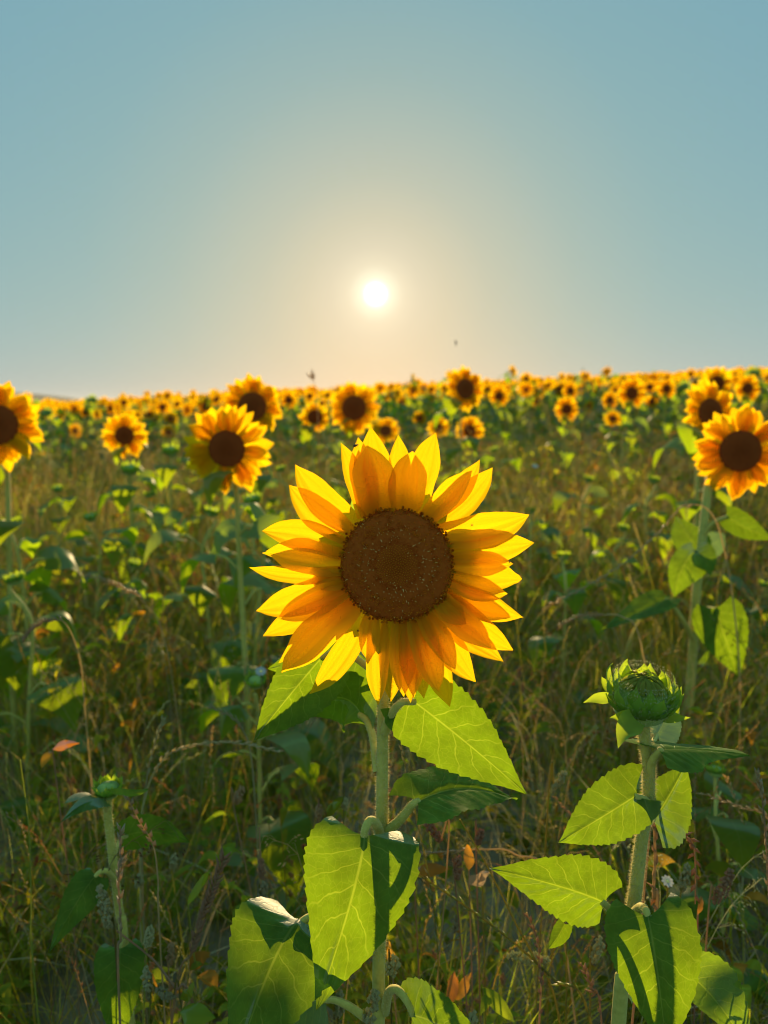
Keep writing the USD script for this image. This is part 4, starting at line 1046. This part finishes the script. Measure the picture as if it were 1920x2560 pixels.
ST = [
 ('long dry grass spike leaning to the upper right beside the edge sunflower', [(1359, 1520, 1.60), (1455, 1471, 1.62), (1555, 1411, 1.66), (1642, 1335, 1.70), (1720, 1262, 1.74), (1800, 1330, 1.74), (1850, 1700, 1.74)], .0015, (34, .020, .0028, .62, .22), ('grass_tan', 'grass_tan')),
 ('arched dry spike under the leaning one, by the teal leaf', [(1400, 1562, 1.5), (1451, 1540, 1.5), (1499, 1538, 1.5), (1555, 1542, 1.5), (1600, 1600, 1.5), (1640, 1900, 1.5)], .0016, (20, .016, .0028, .40, .35), ('grass_tan', 'grass_tan')),
 ('pinkish seeding stalk drooping at the right edge beside the closed bud', [(1751, 1982, 1.0), (1851, 2017, 1.0), (1925, 2050, 1.0), (1990, 2200, 1.0), (2000, 2400, 1.0)], .0012, (20, .013, .0022, .55, .3), ('seed_brown', 'grass_tan')),
 ('upright rye spike at the right edge', [(1894, 1930, .9), (1907, 2012, .9), (1918, 2164, .9), (1925, 2500, .9)], .0012, (18, .016, .0022, .6, .25), ('grass_tan', 'grass_tan')),
 ('green grass stem slanting down between the two near plants', [(1031, 2176, .86), (1173, 2272, .86), (1287, 2359, .85), (1387, 2451, .84), (1478, 2560, .83)], .0016, (26, .015, .0022, .8, .22), ('grass_olive', 'grass_olive')),
 ('thin dark stem crossing the left tip of the lowest left leaf of the bud plant', [(1150, 2048, .86), (1214, 2158, .85), (1287, 2304, .85), (1333, 2391, .85), (1400, 2560, .85)], .0014, None, ('grass_olive', 'grass_olive')),
 ('slender rye stalk right of the central stem', [(1003, 1860, .92), (1017, 1933, .92), (1049, 2080, .92), (1076, 2213, .92), (1090, 2327, .92), (1099, 2510, .92)], .0010, (18, .016, .0020, .75, .15), ('grass_olive', 'seed_pale')),
 ('pale stalk lying almost level right of the central stem', [(1031, 2139, 1.0), (1104, 2130, 1.0), (1214, 2123, 1.0), (1287, 2135, 1.0), (1390, 2240, 1.02)], .0014, (12, .016, .0022, .35, .2), ('grass_tan', 'grass_tan')),
 ('brown upright rye stalk left of the big lower leaf of the bud plant', [(1317, 2281, .84), (1343, 2360, .84), (1352, 2446, .84), (1348, 2560, .84)], .0012, (22, .012, .0022, .9, .3), ('seed_brown', 'seed_brown')),
 ('reddish rye stalk close to the lower stem of the bud plant', [(1452, 2407, .86), (1482, 2477, .86), (1504, 2560, .86)], .0012, (18, .013, .0024, .9, .3), ('seed_brown', 'seed_brown')),
 ('brown dry stalk standing just right of the bud plant stem', [(1634, 2051, .80), (1638, 2138, .80), (1634, 2242, .80), (1640, 2330, .80)], .0020, (10, .014, .0026, .8, .15), ('seed_brown', 'seed_brown')),
 ('brown arching stalk with clotted seeds right of the bud plant', [(1738, 2260, .80), (1738, 2164, .80), (1729, 2103, .80), (1686, 2082, .80), (1628, 2058, .78), (1622, 2100, .78)], .0012, (16, .012, .0032, .65, .5), ('seed_brown', 'seed_brown')),
 ('tan spike in front of the lower left bud plant', [(300, 2065, .86), (302, 2153, .86), (296, 2195, .86), (302, 2343, .86), (296, 2450, .86)], .0014, (22, .016, .0026, .6, .2), ('grass_tan', 'grass_tan')),
 ('plump pinkish reed spike left of the big lower left leaf', [(561, 2140, .96), (532, 2221, .96), (502, 2301, .96), (477, 2385, .96), (439, 2480, .96)], .0016, (40, .020, .0036, .62, .42), ('seed_brown', 'seed_brown')),
 ('brown weed stem slanting across the lower left corner', [(291, 2326, .90), (363, 2381, .90), (397, 2415, .89), (439, 2470, .88), (490, 2530, .88)], .0018, None, ('seed_brown', 'seed_brown')),
 ('thin upright stem at the far left', [(51, 1900, 1.0), (72, 2069, 1.0), (78, 2259, 1.0), (82, 2400, 1.0)], .0012, None, ('grass_olive', 'grass_olive')),
 ('orange-brown seedy stalk in front of the oval leaf of the lower left bud plant', [(318, 1990, .93), (350, 2056, .93), (382, 2111, .93), (395, 2200, .93), (400, 2350, .93)], .0011, (12, .012, .0034, .45, .6), ('grass_tan', 'seed_brown')),
 ('arched grey-green grass spike left of the dark left leaf of the central flower', [(700, 1881, 1.12), (624, 1862, 1.12), (548, 1856, 1.12), (464, 1868, 1.12), (409, 1898, 1.12), (367, 1980, 1.13), (350, 2150, 1.13)], .0015, (34, .015, .0026, .68, .2), ('seed_pale', 'grass_tan')),
 ('upright grey-green spike crossing the arched one', [(409, 1800, 1.15), (392, 1843, 1.15), (367, 1948, 1.15), (355, 2150, 1.15)], .0014, (14, .015, .0024, .5, .25), ('seed_pale', 'seed_pale')),
 ('drooping tan grass head at the left in the middle distance', [(219, 1438, 1.7), (274, 1455, 1.7), (316, 1476, 1.7), (359, 1505, 1.7), (420, 1640, 1.72)], .0010, (26, .018, .0026, .6, .35), ('grass_tan', 'grass_tan')),
 ('bent pale grass head at the left edge above the orange leaves', [(59, 1594, 1.4), (84, 1565, 1.4), (122, 1550, 1.4), (165, 1560, 1.4), (200, 1650, 1.4), (215, 1800, 1.4)], .0010, (22, .017, .0026, .48, .35), ('grass_tan', 'grass_tan')),
 ('short bent spike left of the dark left leaf, higher than the arched one', [(523, 1767, 1.2), (578, 1792, 1.2), (607, 1826, 1.2), (626, 1880, 1.2), (640, 2050, 1.2)], .0013, (14, .015, .0026, .45, .3), ('seed_pale', 'seed_pale')),
 ('tall grass stalk whose two seeds stick up into the sky left of the sun', [(778, 940, 2.9), (786, 962, 2.9), (792, 1000, 2.9), (800, 1200, 2.9)], .0016, (5, .030, .0046, .16, .6), ('grass_tan', 'grass_tan')),
 ('thin dead stalk poking above the skyline right of the sun', [(1458, 918, 8.5), (1457, 950, 8.5), (1458, 1060, 8.5)], .006, None, ('grass_olive', 'grass_olive')),
]
for lab, pts, r0, spike, mats in ST:
    stalk_thing('grass_stalk', lab, 'grass stalk', pts, r0, spike, mats)

SP = [  # knobbly seed heads: top pixel, bottom pixel, distance, half width px, material, label
 (937, 2476, 918, 2570, .70, 21, 'seed_pale', 'grey-green knobbly seed spike in front of the foot of the central stem'),
 (985, 2396, 978, 2432, .80, 22, 'seed_pale', 'round knobbly seed head touching the central stem on its right'),
 (850, 2480, 846, 2540, .82, 17, 'seed_pale', 'knobbly seed spike between the two big lower leaves'),
 (1031, 2470, 1024, 2505, .84, 13, 'seed_pale', 'small green seed head above the arched leaf stalk at the bottom'),
 (1185, 2530, 1172, 2575, .82, 16, 'seed_pale', 'pale seed head at the bottom edge right of the arched leaf stalk'),
 (1270, 2385, 1368, 2398, .86, 18, 'seed_pale', 'long level cluster of knobbly seeds between the two near plants'),
 (1829, 2175, 1790, 2252, .88, 19, 'seed_brown', 'brown knobbly seed spike standing alone right of the bud plant'),
 (1718, 2162, 1706, 2222, .92, 15, 'seed_pale', 'grey-green seed spike between the bud plant and the brown one'),
 (1502, 2345, 1484, 2400, .88, 17, 'seed_pale', 'seed spike under the lowest left leaf of the bud plant'),
 (1412, 1930, 1385, 1968, 1.0, 12, 'seed_pale', 'pale furry seed spike left of the closed bud, above the left leaf'),
 (1777, 2410, 1772, 2440, .86, 13, 'seed_pale', 'small seed head at the edge of the big lower right leaf'),
 (250, 2214, 276, 2318, .90, 20, 'seed_pale', 'long drooping knobbly spike across the stem of the lower left bud plant'),
 (377, 2318, 370, 2364, .90, 15, 'seed_pale', 'grey seed spike right of the lower left stem'),
 (364, 2420, 372, 2472, .88, 15, 'seed_pale', 'seed spike beside the lit tip of the bottom left leaf'),
 (392, 2474, 432, 2494, .88, 14, 'seed_pale', 'knobbly cluster on the slanting brown stem'),
 (428, 2356, 424, 2408, .98, 13, 'seed_brown', 'brownish seed spike left of the pinkish reed'),
 (660, 2206, 655, 2252, .96, 16, 'seed_pale', 'seed spike just above the big lower left leaf'),
 (352, 2186, 346, 2216, 1.1, 14, 'seed_pale', 'blurred round seed head right of the lower left stem'),
 (435, 2138, 432, 2168, 1.12, 13, 'seed_pale', 'blurred ring-shaped seed head above the brownish one'),
 (605, 1968, 592, 2005, 1.2, 14, 'seed_brown', 'blurred brown seed spike left of the central stem'),
 (1060, 2042, 1100, 2100, .92, 14, 'seed_brown', 'brown drooping seed spike under the teal right leaf'),
 (1148, 2140, 1142, 2194, .95, 14, 'seed_brown', 'brown seed spike beside the single orange leaf'),
 (1202, 2076, 1194, 2106, .98, 14, 'seed_brown', 'small brown seed head above the level pale stalk'),
 (657, 2198, 652, 2150, 1.0, 10, 'seed_brown', 'small seed head left of the big heart-shaped leaf'),
 (798, 2012, 796, 2042, 1.1, 11, 'seed_brown', 'brown seed head left of the central stem below the teal leaf'),
 (862, 1998, 860, 2018, 1.1, 11, 'seed_pale', 'round pale seed head close to the central stem on its left'),
 (1142, 2290, 1138, 2325, .98, 11, 'seed_pale', 'green seed head in the dark gap between the two near plants'),
]
for i, (x0, y0, x1, y1, Y, hw, mat, lab) in enumerate(SP):
    r = np.random.default_rng(700 + i)
    T, B = at(x0, y0, Y), at(x1, y1, Y)
    k = pix(Y, y0)
    gz = float(ground_z(B[0], Y))
    foot = np.array([B[0] + r.normal() * .03, Y + .03, gz])
    par = thing('weed_seed_head', lab, 'seed head', foot)
    if foot[2] < B[2]:
        part(par, 'stalk', tube(spline([B, B + (B - T) * .5, foot], 14), .0011, 5), 'grass_olive' if mat == 'seed_pale' else 'seed_brown', foot)
    ln = np.linalg.norm(T - B)
    part(par, 'seed', seed_spike([B, (B + T) / 2 + [0, -.002, 0], T], hw * k * .78, int(30 + ln * 1500), .0024, r), mat, foot, smooth=False, kind='stuff')

OL = [  # withered leaves: base, tip, width px, distance, label, material
 ([(131, 1872, 198, 1858, 22), (131, 1880, 103, 1922, 20)], 1.15, 'withered weed with two bright orange leaves at the left edge', 'orange_leaf'),
 ([(1172, 2175, 1168, 2110, 26)], 1.0, 'single upright orange leaf right of the central stem', 'orange_leaf'),
 ([(1122, 2510, 1138, 2425, 30), (1140, 2500, 1178, 2430, 26)], .98, 'withered weed with broad orange leaves at the bottom right of the central stem', 'orange_leaf'),
 ([(982, 2440, 972, 2350, 22)], 1.0, 'orange-red leaf hugging the central stem on its right', 'orange_leaf'),
 ([(1035, 2180, 1125, 2172, 30), (1085, 2230, 1060, 2190, 20)], 1.02, 'yellowing drooping leaf right of the heart-shaped leaf', 'orange_leaf'),
 ([(1745, 2285, 1752, 2240, 12)], .9, 'tiny orange leaf beside the top of the big lower right leaf', 'orange_leaf'),
 ([(1208, 2470, 1290, 2560, 34), (1225, 2480, 1200, 2540, 22)], .84, 'drab green drooping leaf at the bottom between the near plants', 'weed_leaf'),
 ([(485, 2480, 450, 2500, 26), (470, 2500, 485, 2455, 18), (450, 2530, 540, 2545, 50)], .86, 'small leafy weed left of the big lower left leaf', 'weed_leaf'),
 ([(815, 2030, 850, 2005, 16), (860, 1990, 812, 2055, 20)], 1.1, 'narrow yellow-green leaf left of the central stem', 'weed_leaf'),
 ([(470, 2260, 528, 2172, 20)], 1.0, 'narrow olive leaf rising left of the pinkish reed', 'weed_leaf'),
 ([(1206, 2215, 1172, 2190, 40), (1190, 2200, 1225, 2180, 20)], .98, 'crumpled pale tan leaf left of the tip of the bud plant leaf', 'grass_tan'),
]
for i, (lv, Y, lab, mat) in enumerate(OL):
    B0 = at(lv[0][0], lv[0][1], Y)
    foot = np.array([B0[0], Y + .03, float(ground_z(B0[0], Y + .03))])
    par = thing('withered_weed' if mat != 'weed_leaf' else 'small_weed', lab, 'weed', foot)
    part(par, 'stem', tube(spline([B0, (B0 * .5 + foot * .5) + [.01, 0, 0], foot], 10), .0011, 5), 'seed_brown' if mat == 'orange_leaf' else 'grass_olive', foot)
    for j, (bx, by, tx, ty, w) in enumerate(lv):
        B, T = at(bx, by, Y), at(tx, ty, Y - .02)
        t = unit(T - B)
        lat = np.cross(t, unit(B - EYE)) + .3 * np.array([0, 1, 0])
        part(par, 'leaf', leaf(B, (B + T) / 2 + [0, -.004, .004], T, w * pix(Y) * 1.2, unit(lat), 6, 14, LANCE_LEAF if mat != 'grass_tan' else OVATE_LEAF, 0, fold=.25, wav=.03, seed=i + j), mat, foot)
        if np.linalg.norm(B - B0) > .004:
            part(par, 'leaf_stalk', tube(spline([B0, (B0 + B) / 2 + [0, .002, -.002], B], 6), .0008, 4), 'grass_olive', foot)

def daisy(px, py, Y, R, lab):
    C = at(px, py, Y)
    foot = np.array([C[0], Y, float(ground_z(C[0], Y))])
    par = thing('white_flower', lab, 'wild flower', foot)
    N = unit([.1, -.5, .8]); a = unit(np.cross(N, [1, .2, 0])); b = np.cross(N, a)
    part(par, 'stem', tube(spline([C, (C + foot) / 2 + [.01, 0, 0], foot], 8), .0012, 5), 'grass_olive', foot)
    part(par, 'disc', dome(C, N, R * .3, R * .15, 3, 10), 'anther_pale', foot)
    for k in range(9):
        d = a * math.cos(k * .698) + b * math.sin(k * .698)
        part(par, 'petal', petal(C + d * R * .25, C + d * R, R * .5, N, 2, 5), 'white_petal', foot)
daisy(652, 1678, 1.45, .012, 'small white wild flower left of the central flower, below its lower petals')
daisy(1669, 2203, .98, .009, 'small pale bluish wild flower right of the lower bud plant stem')
daisy(1338, 1165, 2.6, .012, 'tiny pale blossom in the grass right of the central flower')

# lone flower head on a long neck that stands above the skyline at the left
place_head(F_[3], 368, 985, 10, 0, 'lone small flower head sticking up into the sky at left', 'crop_sunflower', ymin=9)

# ------------------------------------------------------------------ insects
def insect(px, py, Y, L, lab, ax, legs=True, wings=False, cat='insect'):
    C = at(px, py, Y); par = thing('insect', lab, cat, C)
    ax = unit(ax); s = unit(np.cross(ax, EYE - C)); n = np.cross(s, ax)
    def egg(c, a, b):
        m = dome([0, 0, 0], [0, 0, 1], 1, 1, 5, 10)
        t = np.linspace(-1, 1, 7); v = []
        for q in t:
            for k in range(8):
                v.append(c + ax * q * a + (s * math.cos(k * .785) + n * math.sin(k * .785)) * b * math.sqrt(max(1 - q * q, .002)))
        f = [[i * 8 + k, i * 8 + (k + 1) % 8, (i + 1) * 8 + (k + 1) % 8] for i in range(6) for k in range(8)] + [[i * 8 + k, (i + 1) * 8 + (k + 1) % 8, (i + 1) * 8 + k] for i in range(6) for k in range(8)]
        return np.array(v), np.array(f), np.zeros((len(v), 2))
    part(par, 'body', egg(C, L * .36, L * .20), 'insect_dark', C)
    part(par, 'head', egg(C + ax * L * .42, L * .13, L * .12), 'insect_dark', C)
    if legs:
        for k in (-1, 0, 1):
            for sg in (-1, 1):
                o = C + ax * k * L * .2
                part(par, 'leg', tube(np.array([o, o + s * sg * L * .4 + n * L * .12 + ax * k * L * .12, o + s * sg * L * .6 - n * L * .12 + ax * k * L * .25]), L * .025, 3), 'insect_dark', C)
    if wings:
        for sg in (-1, 1):
            part(par, 'wing', petal(C, C + s * sg * L * 1.0 - ax * L * .3 + n * L * .2, L * .4, n + ax * .3, 2, 5), 'insect_dark', C)
insect(888, 1114, .722, .0060, 'tiny dark insect with thin legs on the topmost petals', [1, 0, .3])
insect(895, 1577, .735, .0038, 'tiny dark beetle on the lower left petals next to the disc', [1, 0, -.3])
insect(1180, 1313, .728, .0026, 'tiny dark speck of an insect on the upper right petal', [0, 0, 1])
insect(1274, 1405, .735, .0026, 'tiny dark insect on the rightmost petal', [0, 0, 1])
insect(1140, 857, 3.0, .012, 'small insect flying in the sky below and right of the sun', [1, .1, .1], legs=False, wings=True)

# ------------------------------------------------------------------ the air
def haze():
    x0, y0, z0, x1, y1, z1 = -6100.0, -6100.0, -11.0, 6100.0, 9100.0, 38.0
    v = np.array([[x, y, z] for z in (z0, z1) for x, y in ((x0, y0), (x1, y0), (x1, y1), (x0, y1))])
    f = np.array([[0, 2, 1], [0, 3, 2], [4, 5, 6], [4, 6, 7], [0, 1, 5], [0, 5, 4], [1, 2, 6], [1, 6, 5], [2, 3, 7], [2, 7, 6], [3, 0, 4], [3, 4, 7]])
    m = usdkit.material(stage, '/World/Looks/haze', {'v': ('principled_volume', dict(color=(0.95, 0.95, 0.95), density=0.00006, anisotropy=0.2))}, [], volume='v.volume')
    g = usdkit.mesh(stage, '/World/haze', (v, f), m)
    tag(g.GetPrim(), 'thin warm evening haze over the field', 'haze', kind='stuff')
haze()
